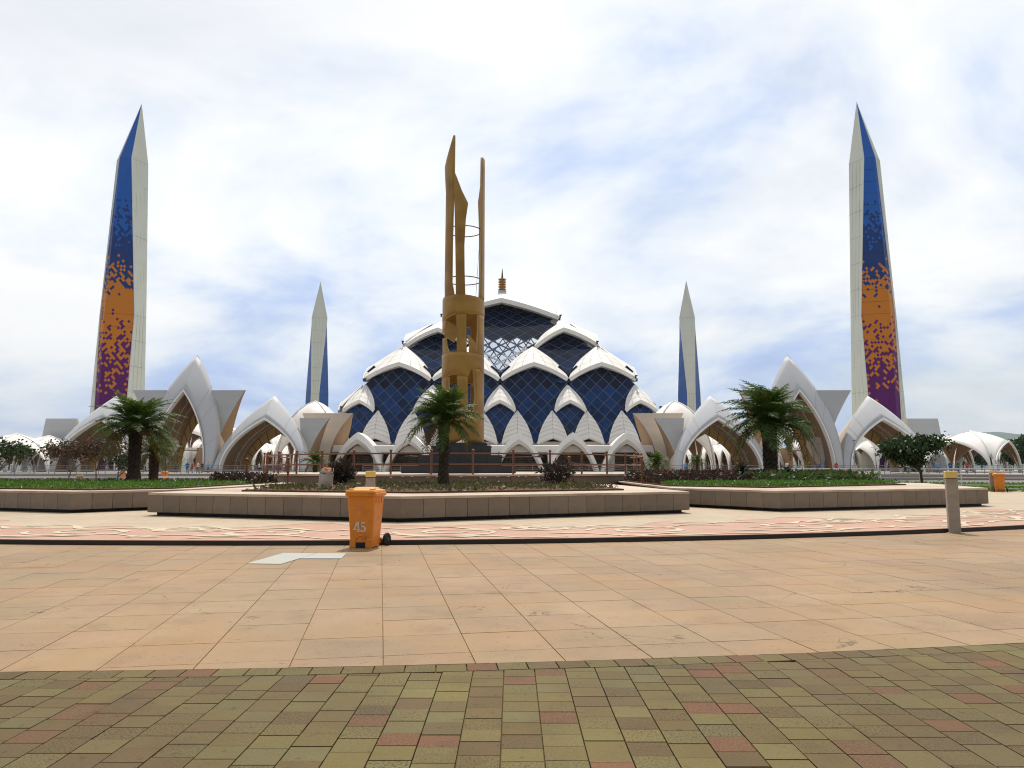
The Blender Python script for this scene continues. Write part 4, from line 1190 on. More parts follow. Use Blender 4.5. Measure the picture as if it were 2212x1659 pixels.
# bronze sculpture: curved plates cut from a cylinder
MR = 1.47
sculpt = empty('sculpture', (PX, SY, zp[4]), label='tall golden bronze cut out cylinder sculpture with blades and rings', cat='sculpture')
def sz(y, lower):                       # close-up rows of the sculpture (upper or lower detail) -> local height
    S = (1080 if lower else 480) + y * .3918
    return at(1003, S * .57604, SY - .6).z - zp[4]
def sth(x, back=False):                 # close-up column -> angle round the cylinder (0 = towards camera, + right)
    v = max(-1, min(1, (x - 373) / 205)); a = math.asin(v)
    return (PI - a) if back else a
def plate(knots, name='plate', thick=.09, steps=None, rad=MR, lean=0.0):
    """knots: (theta, z low, z high), interpolated; the plate follows the cylinder"""
    b = MB(); vv = []
    pts = []
    for (t0, a0, b0), (t1, a1, b1) in zip(knots[:-1], knots[1:]):
        ns = max(1, int(abs(t1 - t0) / R(4)))
        for q in range(ns): f_ = q / ns; pts.append((lerp(t0, t1, f_), lerp(a0, a1, f_), lerp(b0, b1, f_)))
    pts.append(knots[-1])
    m_ = 6
    for t, lo, hi in pts:
        for j in range(m_ + 1):
            vv.append((rad * math.sin(t), -rad * math.cos(t), lerp(lo, hi, j / m_)))
    b.add(vv, grid_faces(len(pts), m_ + 1))
    o = b.build(name, [M['bronze'], M['bronze_edge']], sculpt, smooth=True, merge=True)
    solid(o, thick, -1, 0, 1)
    return o
def blade(rows, name='blade', back=False, thick=.09, lower=False, rad=MR):
    """rows: (y, x left, x right) in a close-up; a strip that runs up the cylinder"""
    b = MB(); vv = []; nu = 5
    fine = []
    for (y0, l0, r0), (y1, l1, r1) in zip(rows[:-1], rows[1:]):
        for q in range(4): f_ = q / 4; fine.append((lerp(y0, y1, f_), lerp(l0, l1, f_), lerp(r0, r1, f_)))
    fine.append(rows[-1])
    for y, l_, r_ in fine:
        tl_, tr_ = sth(l_, back), sth(r_, back)
        for j in range(nu + 1):
            t = lerp(tl_, tr_, j / nu); vv.append((rad * math.sin(t), -rad * math.cos(t), sz(y, lower)))
    b.add(vv, grid_faces(len(fine), nu + 1))
    o = b.build(name, [M['bronze'], M['bronze_edge']], sculpt, smooth=True, merge=True)
    solid(o, thick, -1, 0, 1)
    return o
# upper blades
blade([(112, 272, 289), (370, 181, 287), (455, 186, 287), (640, 199, 283), (900, 198, 277), (1200, 197, 273), (1500, 195, 272), (1640, 198, 300)])
blade([(458, 285, 288), (640, 283, 362), (760, 289, 424), (910, 295, 403), (1150, 302, 391), (1400, 308, 395), (1640, 312, 404)])
blade([(640, 283, 292), (700, 287, 300)], thick=.08)
blade([(283, 556, 577.5), (630, 552, 577.5), (960, 550, 577.5), (1400, 548, 577.5), (1660, 540, 577.5)], thick=.16)
blade([(400, 546, 556), (630, 511, 554), (900, 522, 552), (1200, 526, 550), (1660, 524, 548)], back=True)
# rings
for y in (962, 1440):
    zr = sz(y, False); b = MB(); b.tube([(1.26 * math.cos(2 * PI * k / 48), 1.26 * math.sin(2 * PI * k / 48), zr) for k in range(49)], .035, 6, cap=False); b.build('ring', M['dark_metal'], sculpt, smooth=True)
b = MB(); b.tube([(MR * math.sin(sth(520)), .2, sz(1130, False)), (MR * math.sin(sth(490)), .2, sz(1620, False))], .012, 4); b.build('cable', M['dark_metal'], sculpt)
L = lambda y: sz(y, True)
deg = R
# top band, wraps all round
plate([(deg(-92), L(330), L(105)), (deg(-60), L(315), L(92)), (deg(-30), L(278), L(84)), (deg(0), L(264), L(86)), (deg(45), L(262), L(100)), (deg(92), L(262), L(124))], 'band')
plate([(deg(-92), L(420), L(112)), (deg(-104), L(405), L(118)), (deg(-125), L(330), L(120)), (deg(-180), L(330), L(135)), (deg(-230), L(300), L(130)), (deg(-268), L(262), L(124))], 'band')
plate([(deg(-92), L(420), L(325)), (deg(-75), L(420), L(310)), (deg(-58), L(395), L(320)), (deg(-52), L(350), L(320))], 'plate')
# column in front
blade([(258, 316, 414), (500, 322, 417), (640, 326, 421)], lower=True, name='column', rad=MR - .012)
blade([(835, 330, 432), (1100, 333, 434), (1250, 320, 440)], lower=True, name='column', rad=MR - .012)
# tilted square plate standing proud of the cylinder
b = MB()
qs = [(238, 338), (355, 412), (297, 541), (203, 478)]
vv = []
for x, y in qs:
    X = (x - 373) / 205 * MR; vv.append((X, -1.40 - .02 * (x - 203) / 150, L(y)))
b.add(vv, [(0, 3, 2, 1)]); o = b.build('tilted_plate', [M['bronze'], M['bronze_edge']], sculpt); solid(o, .1, -1, 0, 1)
# left strip and back parts behind the middle opening
blade([(482, 177, 216), (560, 178, 222), (640, 180, 250)], lower=True)
blade([(255, 455, 480), (420, 430, 520), (560, 420, 530), (640, 425, 540)], lower=True, back=True)
blade([(262, 525, 575), (420, 525, 577), (700, 515, 577)], lower=True, thick=.14)
blade([(262, 490, 508), (330, 492, 520), (400, 505, 524)], lower=True, back=True)
blade([(470, 430, 440), (540, 440, 500), (640, 480, 512)], lower=True)
# second band
plate([(deg(-95), L(880), L(735)), (deg(-80), L(900), L(640)), (deg(-55), L(862), L(628)), (deg(-30), L(843), L(626)), (deg(-5), L(846), L(626)), (deg(12), L(858), L(628)), (deg(18), L(866), L(630)), (deg(26), L(790), L(632)), (deg(50), L(776), L(640)), (deg(80), L(850), L(655)), (deg(95), L(880), L(690))], 'band')
plate([(deg(-95), L(980), L(735)), (deg(-130), L(900), L(760)), (deg(-180), L(880), L(740)), (deg(-230), L(880), L(700)), (deg(-265), L(880), L(690))], 'band')
# lower body: legs that widen to the foot, openings between
blade([(860, 168, 245), (960, 168, 250), (1100, 172, 262), (1240, 190, 330)], lower=True, thick=.12)
blade([(780, 485, 577), (900, 495, 577.8), (1050, 505, 577.8), (1240, 480, 577.8)], lower=True, thick=.14)
plate([(deg(-80), L(1500), L(1215)), (deg(-30), L(1500), L(1225)), (deg(-5), L(1470), L(1222)), (deg(8), L(1440), L(1222)), (deg(22), L(1500), L(1220)), (deg(60), L(1500), L(1215)), (deg(88), L(1500), L(1190))], 'plate')
plate([(deg(88), L(1500), L(1190)), (deg(120), L(1500), L(900)), (deg(150), L(1500), L(880))], 'plate')
plate([(deg(-140), L(1500), L(1000)), (deg(-110), L(1500), L(1000)), (deg(-80), L(1500), L(1215))], 'plate')
blade([(880, 440, 500), (1100, 440, 495), (1300, 440, 520)], lower=True, back=True)
# railing of the stage
def rail_run(name, pts, heights, post_h, post_r, rail_r, step, material, label, balls=False, cat='railing', skip_posts=False):
    root = empty(name, (0, 0, 0), label=label, cat=cat)
    root.location = pts[0]; o0 = Vector(pts[0])
    P_ = [Vector(p_) - o0 for p_ in pts]
    for hgt in heights:
        b = MB(); b.tube([(p_.x, p_.y, p_.z + hgt) for p_ in P_], rail_r, 6); b.build('rail', material, root, smooth=True)
    b = MB(); b.lathe([(post_r, 0), (post_r, post_h)] + ([(post_r * .6, post_h + .02), (post_r * 1.5, post_h + .06), (post_r * 1.5, post_h + .12), (post_r * .5, post_h + .17)] if balls else []), 8)
    me = b.mesh('post', material, False)
    acc = 0; last = None; tot = 0
    for a, c in zip(P_[:-1], P_[1:]):
        seg = (c - a).length; d = 0
        while acc + (seg - d) >= step or last is None:
            if last is None: q = a.copy(); last = 1
            else: d += step - acc; acc = 0; q = a + (c - a) * (d / seg)
            link('post', me, root, q)
            if d > seg - 1e-6: break
        else:
            acc += seg - d; continue
        acc = seg - d if False else acc
    return root
RR = 12.5
pts = [(SW[0] + RR * math.sin(a), SW[1] - RR * math.cos(a), 1.2) for a in np.linspace(-1.75, 1.75, 60)]
rail_run('railing', pts, (0.52, 1.08), 1.14, .055, .045, 2.15, M['copper_rail'], 'copper brown ball topped railing round the stage of the bronze sculpture', True)

# ================================================================== PLANTERS
def planter(pts, front_edges, z_top, bed, label, soil_z):
    """pts: outline; a stone box whose clad wall floats over a recessed black foot"""
    c = cen(pts)
    root = empty('planter', (c[0], c[1], .1), label=label, cat='planter')
    q = [(p_[0] - c[0], p_[1] - c[1]) for p_ in pts]
    n = len(q)
    def inset(d):
        out = []
        a = sum(q[i][0] * q[(i + 1) % n][1] - q[(i + 1) % n][0] * q[i][1] for i in range(n)); sg = 1 if a > 0 else -1
        for i in range(n):
            p0, p1, p2 = Vector(q[i - 1]), Vector(q[i]), Vector(q[(i + 1) % n])
            e1, e2 = (p1 - p0).normalized(), (p2 - p1).normalized()
            n1, n2 = Vector((-e1.y, e1.x)) * sg, Vector((-e2.y, e2.x)) * sg
            m_ = (n1 + n2).normalized(); k = d / max(.3, m_.dot(n1)); out.append((p1.x + m_.x * k, p1.y + m_.y * k))
        return out
    h_ = z_top - .1
    b = MB(); b.prism(inset(.22), -.04, .13); b.build('recessed_foot', M['black_stone'], root)  # coloured black for the shade under the overhanging wall
    b = MB(); b.prism(inset(.05), .10, h_ - .075); b.build('wall_core', M['dark_joint'], root)
    b = MB(); b.prism(q, h_ - .075, h_); bevel(b.build('coping', M['coping'], root), .012, 2)
    for i in front_edges:
        a, e = Vector(q[i]), Vector(q[(i + 1) % n]); L_ = (e - a).length; k = max(1, round(L_ / .62)); w = L_ / k
        d = (e - a).normalized(); b = MB(); b.box((0, 0, 0), (w - .012, .045, h_ - .075 - .115)); me = b.mesh('cladding_panel', M['clad'])
        nr = Vector((d.y, -d.x))
        if nr.dot(a + e) < 0: nr = -nr
        for j in range(k):
            m_ = a + d * (w * (j + .5)) - nr * .035
            link('cladding_panel', me, root, (m_.x, m_.y, (h_ - .075 + .105) / 2), (0, 0, math.atan2(d.y, d.x)))
    # seams of the paved rim
    b = MB(); b.prism([(p_[0] - c[0], p_[1] - c[1]) for p_ in bed], h_ + .004, h_ + soil_z); b.build('soil_bed', M['soil'], root)
    return root
ZT = .78
P_C = [(-10.9, 22.4), (-2.9, 19.5), (5.6, 23.6), (4.6, 34), (-9.8, 34)]
B_C = [(-8.5, 23.5), (-2.9, 21.7), (3.7, 24.7), (3.2, 33.4), (-8.8, 33.4)]
planter(P_C, (0, 1, 2, 4), ZT, B_C, 'front planter with stone panel walls and the tallest bed palm, behind the near bin', .05)
P_L = [(-27, 28.8), (-13.9, 23.6), (-11.3, 26.2), (-11.0, 38.5), (-29.5, 39.5)]
B_L = [(-26.6, 29.6), (-13.9, 24.6), (-12.0, 26.6), (-11.8, 38.0), (-28.8, 39.0)]
planter(P_L, (0, 1, 2), ZT, B_L, 'left planter with stone panel walls and bright green ground cover', .05)
P_R = [(6.0, 28), (8.7, 24.3), (17.7, 27.8), (20.5, 37), (16, 44), (6.0, 44)]
B_R = [(6.3, 30.2), (9.4, 27.6), (17.2, 32.6), (17.6, 38), (14.5, 43), (6.3, 43)]
planter(P_R, (0, 1, 2), ZT, B_R, 'right planter with stone panel walls, a thick palm and mixed shrubs', .05)

# ================================================================== PLANTS
def leaves(n, sampler, size, up=.3, aspect=2.2, seed=1, droop=0.0):
    """n folded leaf quads at points given by sampler(rng) -> (n,3)"""
    r = np.random.default_rng(seed); c = sampler(r, n); n = len(c)
    d = r.normal(size=(n, 3)); d[:, 2] += up; d /= np.linalg.norm(d, axis=1)[:, None]
    w = np.cross(d, r.normal(size=(n, 3))); w /= np.linalg.norm(w, axis=1)[:, None] + 1e-9
    s = size * r.uniform(.6, 1.3, n)[:, None]
    a = c; b1 = c + d * s * .5 + w * s / aspect / 2; e = c + d * s; b2 = c + d * s * .5 - w * s / aspect / 2
    e = e - np.array([0, 0, 1.0]) * s * droop
    v = np.stack([a, b1, e, b2], 1).reshape(-1, 3)
    f_ = np.arange(n * 4).reshape(-1, 4)
    return v, f_
def leaf_mesh(name, vf, material):
    v, f_ = vf
    me = bpy.data.meshes.new(name); me.vertices.add(len(v)); me.vertices.foreach_set('co', v.ravel())
    me.loops.add(f_.size); me.loops.foreach_set('vertex_index', f_.ravel().astype(np.int32))
    me.polygons.add(len(f_)); me.polygons.foreach_set('loop_start', np.arange(0, f_.size, 4, dtype=np.int32)); me.polygons.foreach_set('loop_total', np.full(len(f_), 4, np.int32))
    me.materials.append(material); me.update(calc_edges=True); me.validate()
    return me
def in_bed(poly, zlo, zhi, keep=None):
    xs, ys = [p_[0] for p_ in poly], [p_[1] for p_ in poly]
    def smp(r, n):
        out = []
        while len(out) < n:
            x, y = r.uniform(min(xs), max(xs)), r.uniform(min(ys), max(ys))
            if inpoly(x, y, poly) and (keep is None or keep(x, y, r)): out.append((x, y, lerp(zlo, zhi, r.random() ** 1.5)))
        return np.array(out)
    return smp
def blob(cx, cy, cz, rx, ry, rz_, hollow=.3):
    def smp(r, n):
        d = r.normal(size=(n, 3)); d /= np.linalg.norm(d, axis=1)[:, None]
        rad = (hollow + (1 - hollow) * r.random(n)) ** (1 / 2.0)
        return np.array([cx, cy, cz]) + d * rad[:, None] * np.array([rx, ry, rz_])
    return smp
def patch(name, label, cat, poly, zlo, zhi, n, size, material, seed, keep=None, up=.6, aspect=2.0):
    me = leaf_mesh(name, leaves(n, in_bed(poly, zlo, zhi, keep), size, up, aspect, seed), material)
    return tag(link(name, me), label, cat, kind='stuff')
g0 = ZT + .05
patch('ground_cover', 'bright green leafy ground cover filling the left planter bed', 'ground cover', [(-26.4, 29.8), (-13.9, 24.7), (-12.1, 26.7), (-11.9, 34), (-27.5, 34.5)], g0 - .02, g0 + .07, 15000, .12, M['leaf_bright'], 11)
patch('ground_cover', 'taller green plants at the back of the left planter bed', 'ground cover', [(-27.5, 34), (-12.0, 33.5), (-11.9, 37.8), (-28, 38.5)], g0 - .02, g0 + .05, 2600, .20, M['leaf_mid'], 12)
patch('ground_cover', 'dark purple leafy shrubs between the left planter and the stage', 'ground cover', [(-14.6, 36.2), (-11.9, 34), (-11.9, 37.9), (-15.2, 37.9)], g0 - .02, g0 + .36, 2600, .20, M['leaf_purple'], 13)
patch('ground_cover', 'bright green low grass along the front of the right planter bed', 'ground cover', [(6.4, 30.3), (9.4, 27.7), (17.0, 32.7), (17.3, 34.5), (6.4, 32.2)], g0, g0 + .13, 9000, .11, M['leaf_bright'], 14)
patch('ground_cover', 'dark purple leafy shrubs at the left end of the right planter bed', 'ground cover', [(6.4, 32.2), (11.4, 33), (12.2, 42), (6.4, 42.6)], g0, g0 + .48, 7500, .20, M['leaf_purple'], 15)
patch('ground_cover', 'mid green leafy plants around the palm in the right planter bed', 'ground cover', [(10.6, 32.2), (17.0, 34.2), (16.6, 40), (12, 42)], g0, g0 + .45, 6500, .24, M['leaf_mid'], 16)
patch('ground_cover', 'sparse grass and creeping plants on the bare soil of the front planter', 'ground cover', B_C, g0, g0 + .10, 6500, .12, M['leaf_soil'], 17, keep=lambda x, y, r: math.sin(x * 1.3 + y * .7) + .5 * math.sin(x * 3.1) > r.uniform(-1.2, .9))
patch('lawn', 'green lawn strip beyond the right planter by the steel railing', 'grass', [(22, 47.5), (46, 40), (50, 60), (26, 66)], .1, .25, 9000, .3, M['leaf_bright'], 18)
# shrubs
def shrub(loc, rx, rz_, n, size, material, label, cat='shrub', up=.9, seed=1, group=None):
    root = empty('shrub', loc, label=label, cat=cat, group=group)
    link('foliage', leaf_mesh('foliage', leaves(n, blob(0, 0, rz_ * .75, rx, rx, rz_ * .75, .2), size, up, 4.0, seed), material), root)
    b = MB()
    r = random.Random(seed)
    for k in range(7):
        a = r.uniform(0, 2 * PI); b.tube([(0, 0, 0), (math.cos(a) * rx * .3, math.sin(a) * rx * .3, rz_ * .6), (math.cos(a) * rx * .6, math.sin(a) * rx * .6, rz_ * 1.15)], [.02, .014, .006], 4)
    b.build('stem', M['twig'], root)
    return root
q = gnd(1212, 1051, g0); shrub((q.x, 30.5, g0), .72, .62, 900, .22, M['leaf_purple'], 'dark purple shrub at the right end of the front planter bed', seed=3)
q = at(735, 1040, 31.5); shrub((q.x, 31.5, g0), .62, .66, 1500, .23, M['leaf_purple'], 'dark purple shrub just behind the open white sack', seed=4)
# palms
def frond_mesh(nl, droop, width, wob, seed, tip=.0, name='frond', material=None):
    """a feather leaf of unit length along +X, arching in XZ; leaflets hang in a shallow V"""
    r = random.Random(seed); b = MB(); pts = []
    n = 12
    for i in range(n + 1):
        t = i / n; pts.append(Vector((t * (1 - .18 * droop * t), wob * .06 * math.sin(t * 3), .16 * math.sin(t * PI * .75) - droop * t ** 2.4)))
    b.tube(pts, [lerp(.014, .003, i / n) for i in range(n + 1)], 4)
    for k in range(nl):
        t = lerp(.12, .99, k / (nl - 1)); i = min(n - 1, int(t * n)); p_ = pts[i].lerp(pts[i + 1], t * n - i); d = (pts[i + 1] - pts[i]).normalized()
        lf = width * (math.sin(PI * min(1, t * .92 + .12)) ** .7) * r.uniform(.8, 1.1)
        for sg in (-1, 1):
            out = (d * r.uniform(.55, .8) + Vector((0, sg, 0)) * .85 + Vector((0, 0, r.uniform(-.15, .42)))).normalized()
            w = d * .013
            e = p_ + out * lf - Vector((0, 0, .30 * lf))
            mid = p_ + out * lf * .5
            b.add([p_ - w * .6, mid - w, e, mid + w, p_ + w * .6], [(0, 1, 3, 4), (1, 2, 3)])
    return b.mesh(name, material or M['palm'])
FR = [frond_mesh(36, .26, .25, 1, 1), frond_mesh(36, .36, .25, -1, 2), frond_mesh(34, .46, .25, .5, 3)]
FRD = frond_mesh(26, .62, .22, 0, 4, material=M['palm_dry'])
def palm(loc, trunk_h, tr, flen, nf, label, seed, dry=0, group=None, lean=0.0, up_min=-24):
    r = random.Random(seed)
    root = empty('palm_tree', loc, label=label, cat='palm tree', group=group)
    b = MB(); n = 14; nz_ = max(8, int(trunk_h / .12))
    vv = []
    for i in range(nz_ + 1):
        t = i / nz_; base = tr * (1.25 - .35 * min(1, t * 4)) * (1 + .28 * max(0, t - .78) / .22)
        for k in range(n):
            a = 2 * PI * k / n; rr_ = base * (1 + (.13 if (i + (k % 2)) % 2 else -.06) + r.uniform(-.05, .05))
            vv.append((rr_ * math.cos(a) + lean * t * t, rr_ * math.sin(a), t * trunk_h))
    for i in range(nz_):
        for k in range(n): k2 = (k + 1) % n; b.f.append((i * n + k, i * n + k2, (i + 1) * n + k2, (i + 1) * n + k)); b.m.append(0)
    b.v = vv; b.f.append(tuple(nz_ * n + k for k in range(n))); b.m.append(0)
    b.build('trunk', M['bark'], root)
    lb = MB()                                   # cut leaf bases sticking out of the trunk
    for k in range(int(trunk_h * 26)):
        z = r.uniform(.25, 1) * trunk_h; a = r.uniform(0, 2 * PI); d = Vector((math.cos(a), math.sin(a), .9)).normalized()
        p_ = Vector((math.cos(a) * tr * .95 + lean * (z / trunk_h) ** 2, math.sin(a) * tr * .95, z)); w = Vector((-math.sin(a), math.cos(a), 0)) * .035
        e = p_ + d * r.uniform(.06, .16)
        lb.add([p_ - w, p_ + w, e + w * .6, e - w * .6], [(0, 1, 2, 3)])
    lb.build('leaf_base', M['bark'], root, kind='stuff')
    top = (lean, 0, trunk_h - .04)
    for k in range(nf):
        f_ = (k + .5) / nf
        el = lerp(84, up_min, f_ ** .95) + r.uniform(-8, 8); az = k * 137.5 + r.uniform(-14, 14)
        me = FR[0] if el > 45 else FR[1] if el > 5 else FR[2]
        if f_ > .80 and r.random() < dry: me = FRD
        o = link('frond', me, root, top, (r.uniform(-.2, .2), -R(el), R(az)))
        s = flen * r.uniform(.86, 1.08) * (.8 if el > 70 else 1.0); o.scale = (s, s, s)
    return root
palm((-2.75, 30, g0 - .03), 2.55, .21, 1.85, 58, 'feathery palm in the front planter bed before the bronze sculpture', 1, dry=.7)
palm((at(290, 1000, 37.5).x, 37.5, g0 - .06), 2.6,   .30, 2.45, 64, 'tallest palm with thick dark trunk in the left planter', 2, dry=.8)
palm((at(333, 1000, 41).x, 41, .02), 2.3, .26, 1.55, 44, 'shorter palm close beside the tall palm in the left planter', 3, dry=.2)
palm((at(1664, 1000, 38).x, 38, g0 - .03), 2.9, .36, 2.75, 66, 'large dense palm with thick dark trunk in the right planter', 4, dry=.5)
palm((at(681, 1000, 70).x, 70, .02), 2.0, .22, 1.75, 34, 'small distant palm left of the stage railing', 5)
palm((at(1418, 1000, 70).x, 70, .02), 1.9, .22, 1.6, 34, 'small distant palm right of the stage railing', 6)
palm((at(1506, 1000, 90).x, 90, .02), 2.3, .16, 1.35, 26, 'slender little palm seen in the opening of the right gate', 7)
palm((at(787, 1000, 66).x, 66, .02), .5, .12, .95, 18, 'tiny low palm behind the stage railing on the left', 8)
palm((at(1318, 1000, 66).x, 66, .02), .5, .12, .95, 18, 'tiny low palm behind the stage railing on the right', 9)
# cycads
CY = frond_mesh(26, .34, .13, 0, 9, material=M['cycad'])
def cycad(loc, L_, nf, label, seed):
    r = random.Random(seed); root = empty('cycad', loc, label=label, cat='cycad')
    b = MB(); b.lathe([(.14, 0), (.17, .12), (.12, .3), (.04, .36)], 9); b.build('trunk', M['bark'], root)
    for k in range(nf):
        o = link('frond', CY, root, (0, 0, .26), (0, -R(lerp(78, 12, k / nf) + r.uniform(-6, 6)), R(k * 137.5))); o.scale = (L_,) * 3
cycad((at(1603, 1040, 35.5).x, 35.5, g0), .95, 34, 'dark spiky cycad left of the large palm in the right planter', 1)
cycad((at(1700, 1040, 35).x, 35, g0), .75, 26, 'dark spiky cycad right of the large palm in the right planter', 2)
# flowers
fw = MB()
for k in range(6):
    a = k * PI / 3; fw.add([(0, 0, .26), (.03 * math.cos(a - .4), .03 * math.sin(a - .4), .28), (.075 * math.cos(a), .075 * math.sin(a), .29), (.03 * math.cos(a + .4), .03 * math.sin(a + .4), .28)], [(0, 1, 2, 3)])
bl = fw.mesh('blossom', M['petal_white'])
st_ = MB(); st_.tube([(0, 0, 0), (.01, 0, .14), (0, 0, .26)], .005, 4)
for k in range(9):
    a = k * .7; st_.add([(0, 0, 0), (.05 * math.cos(a) - .01, .05 * math.sin(a), .1), (.13 * math.cos(a), .13 * math.sin(a), .12), (.05 * math.cos(a) + .01, .05 * math.sin(a), .09)], [(0, 1, 2, 3)])
sm = st_.mesh('stem', M['leaf_mid'])
r = random.Random(5)
for k, px_ in enumerate((868, 888, 925, 940, 952, 1000, 1035, 1046, 1078, 1101, 1118, 1136, 1160, 1188, 1222, 846)):
    Y = r.uniform(28, 32); q = at(px_ + r.uniform(-4, 4), 1050, Y)
    root = empty('white_flower', (q.x, Y, g0 - .01), r.uniform(0, 6), 'white star shaped flower in the front planter bed', 'flower', 'white flowers in the front planter bed')
    root.scale = (1.25,) * 3
    link('blossom', bl, root); link('stem', sm, root)
blr = bl.copy(); blr.materials.clear(); blr.materials.append(M['petal_red'])
blv = bl.copy(); blv.materials.clear(); blv.materials.append(M['petal_violet'])
for k in range(16):
    x = r.uniform(7, 16); Y = r.uniform(33, 36)
    root = empty('red_flower', (x, Y, g0 + .18), r.uniform(0, 6), 'small red flower among the shrubs of the right planter', 'flower', 'red flowers in the right planter')
    root.scale = (1.4,) * 3
    link('blossom', blr, root); link('stem', sm, root)
for k in range(10):
    px_ = r.uniform(1090, 1310); Y = r.uniform(25.5, 27); q = at(px_, 1050, Y)
    root = empty('violet_flower', (q.x, Y, g0 - .06), r.uniform(0, 6), 'small violet flower low on the soil of the front planter', 'flower', 'violet flowers in the front planter')
    link('blossom', blv, root); link('stem', sm, root)
# branching trees
def tree(loc, h_, spread, n_leaf, size, lmat, bmat, label, seed, density=1.0, name='tree', trunk_r=.08, base=.3, cat='tree', up=.2, clump=.45, lowest=3):
    r = random.Random(seed); root = empty(name, loc, label=label, cat=cat)
    b = MB(); tips = []
    def grow(p_, d, L_, rad, lvl):
        e = p_ + d * L_; m_ = p_ + d * L_ * .5 + Vector((r.uniform(-1, 1), r.uniform(-1, 1), 0)) * L_ * .06
        b.tube([p_, m_, e], [rad, rad * .85, rad * .68], 5 if lvl > 1 else 7, cap=False)
        if lvl >= lowest: tips.append(e)
        if lvl == 4: return
        for k in range(r.choice((2, 3, 3)) if lvl else 4):
            a = r.uniform(0, 2 * PI); el = r.uniform(.1, .9) if lvl else r.uniform(.35, .95)
            nd = (d * .55 + Vector((math.cos(a) * spread, math.sin(a) * spread, el))).normalized()
            grow(e if k or lvl else e, nd, L_ * r.uniform(.62, .85), rad * .62, lvl + 1)
    grow(Vector((0, 0, 0)), Vector((r.uniform(-.1, .1), 0, 1)).normalized(), h_ * base, trunk_r, 0)
    b.build('trunk', bmat, root, smooth=True)
    T = np.array([tuple(t_) for t_ in tips])
    def smp(rg, n):
        idx = rg.integers(0, len(T), n); return T[idx] + rg.normal(size=(n, 3)) * clump * np.array([1, 1, .55])
    link('crown', leaf_mesh('crown', leaves(n_leaf, smp, size, up, 2.0, seed, .2), lmat), root)
    return root
def T(px_, Y, z, h_, *a, **k): q = at(px_, 1000, Y); return tree((q.x, Y, z), h_, *a, **k)
T(1990, 47, .1, 4.9, 1.05, 6500, .27, M['leaf_dark'], M['bark'], 'dark leafy broad tree right of the right gate pavilion', 21, trunk_r=.10, clump=.34, lowest=1, base=.24)
T(150, 48, .1, 3.9, 1.1, 1300, .21, M['leaf_red'], M['twig'], 'thin reddish tree with bare branches at the left, nearest the picture edge', 22, trunk_r=.05, clump=.34)
T(205, 49, .1, 4.1, 1.1, 1600, .21, M['leaf_red'], M['twig'], 'thin reddish brown tree in the middle of the three left of the tall palm', 23, trunk_r=.05, clump=.36)
T(255, 50, .1, 2.8, 1.2, 800, .22, M['leaf_dark'], M['twig'], 'thin dark green tree directly left of the tall palm', 24, trunk_r=.05, clump=.4)
T(-6, 46, .1, 3.6, 1.1, 900, .26, M['leaf_dark'], M['twig'], 'tree whose dark leaves poke in at the left picture edge', 25, trunk_r=.06)
# far trees
def far_tree(x, y, h_, seed, label, group):
    r = random.Random(seed); root = empty('far_tree', (x, y, -.1 if y > 470 or abs(x) > 250 else TZ), label=label, cat='tree', group=group)
    b = MB(); b.tube([(0, 0, 0), (.2, 0, h_ * .5), (0, 0, h_ * .8)], [h_ * .035, h_ * .025, .05], 6); b.build('trunk', M['bark'], root)
    parts_v = []; vo = 0; fs = []
    for k in range(7):
        v, f_ = leaves(420, blob(r.uniform(-.28, .28) * h_, r.uniform(-.28, .28) * h_, h_ * r.uniform(.38, .82), h_ * .24, h_ * .24, h_ * .19, .3), h_ * .075, .2, 1.7, seed * 10 + k)
        parts_v.append(v); fs.append(f_ + vo); vo += len(v)
    link('crown', leaf_mesh('crown', (np.concatenate(parts_v), np.concatenate(fs)), M['far_tree']), root)
for k, (px_, Y, h_, lab) in enumerate(((2202, 178, 8.0, 'bushy dark tree nearest the right picture edge beyond the far vault'), (2228, 165, 9.4, 'tall dark tree cut by the right picture edge'),
        (2180, 230, 8.6, 'lower far tree just right of the far right vault'), (2150, 262, 8.0, 'far tree showing over the foot of the far right vault'), (2215, 240, 10, 'tree behind the others at the right picture edge'),
        (2120, 300, 9, 'far tree seen through the opening of the far right vault'), (2080, 320, 9, 'far tree hidden mostly by the pier of the far right vault'),
        (-18, 260, 9, 'far tree cut by the left picture edge'), (20, 300, 8.5, 'far tree behind the leftmost white vault'), (60, 310, 9, 'far tree between the two leftmost white vaults'))):
    q = at(px_, 1000, Y); far_tree(q.x, Y, h_, 40 + k, lab, 'skyline trees')

# ================================================================== RAILINGS, LAMPS
def arc_pts(cx, cy, rad, a0, a1, z, n=40): return [(cx + rad * math.sin(a), cy - rad * math.cos(a), z) for a in np.linspace(a0, a1, n)]
rail_run('railing', [(-60, 52, .02), (-40, 50.5, .02), (-20, 50, .02), (-17.2, 51, .02)], (.20, .42, .66, .90), .92, .035, .05, 2.2, M['rim'], 'stainless railing with its sun glint painted white behind the left planter and its thin trees', cat='railing')  # rails coloured white in place of sun glinting on steel
rail_run('railing', [(14.5, 47.5, .06), (24, 48, .06), (33, 45, .06), (40, 41, .06), (46, 35, .06)], (.20, .42, .64, .86, 1.08, 1.42), 1.42, .03, .027, 2.3, M['steel'], 'curved stainless railing of many bars beyond the right planter', cat='railing')
rail_run('railing', [(-95, 95, TZ), (-40, 95, TZ), (-20, 95, TZ)], (.15, .36, .57, .78, 1.08), 1.1, .04, .03, 2.4, M['grey_rail'], 'grey bar railing along the terrace edge before the left gate', cat='railing')
rail_run('railing', [(-19, 95, TZ), (12, 95, TZ), (40, 95, TZ)], (.15, .36, .57, .78, 1.08), 1.1, .04, .03, 2.4, M['grey_rail'], 'grey bar railing along the terrace edge behind the stage', cat='railing')
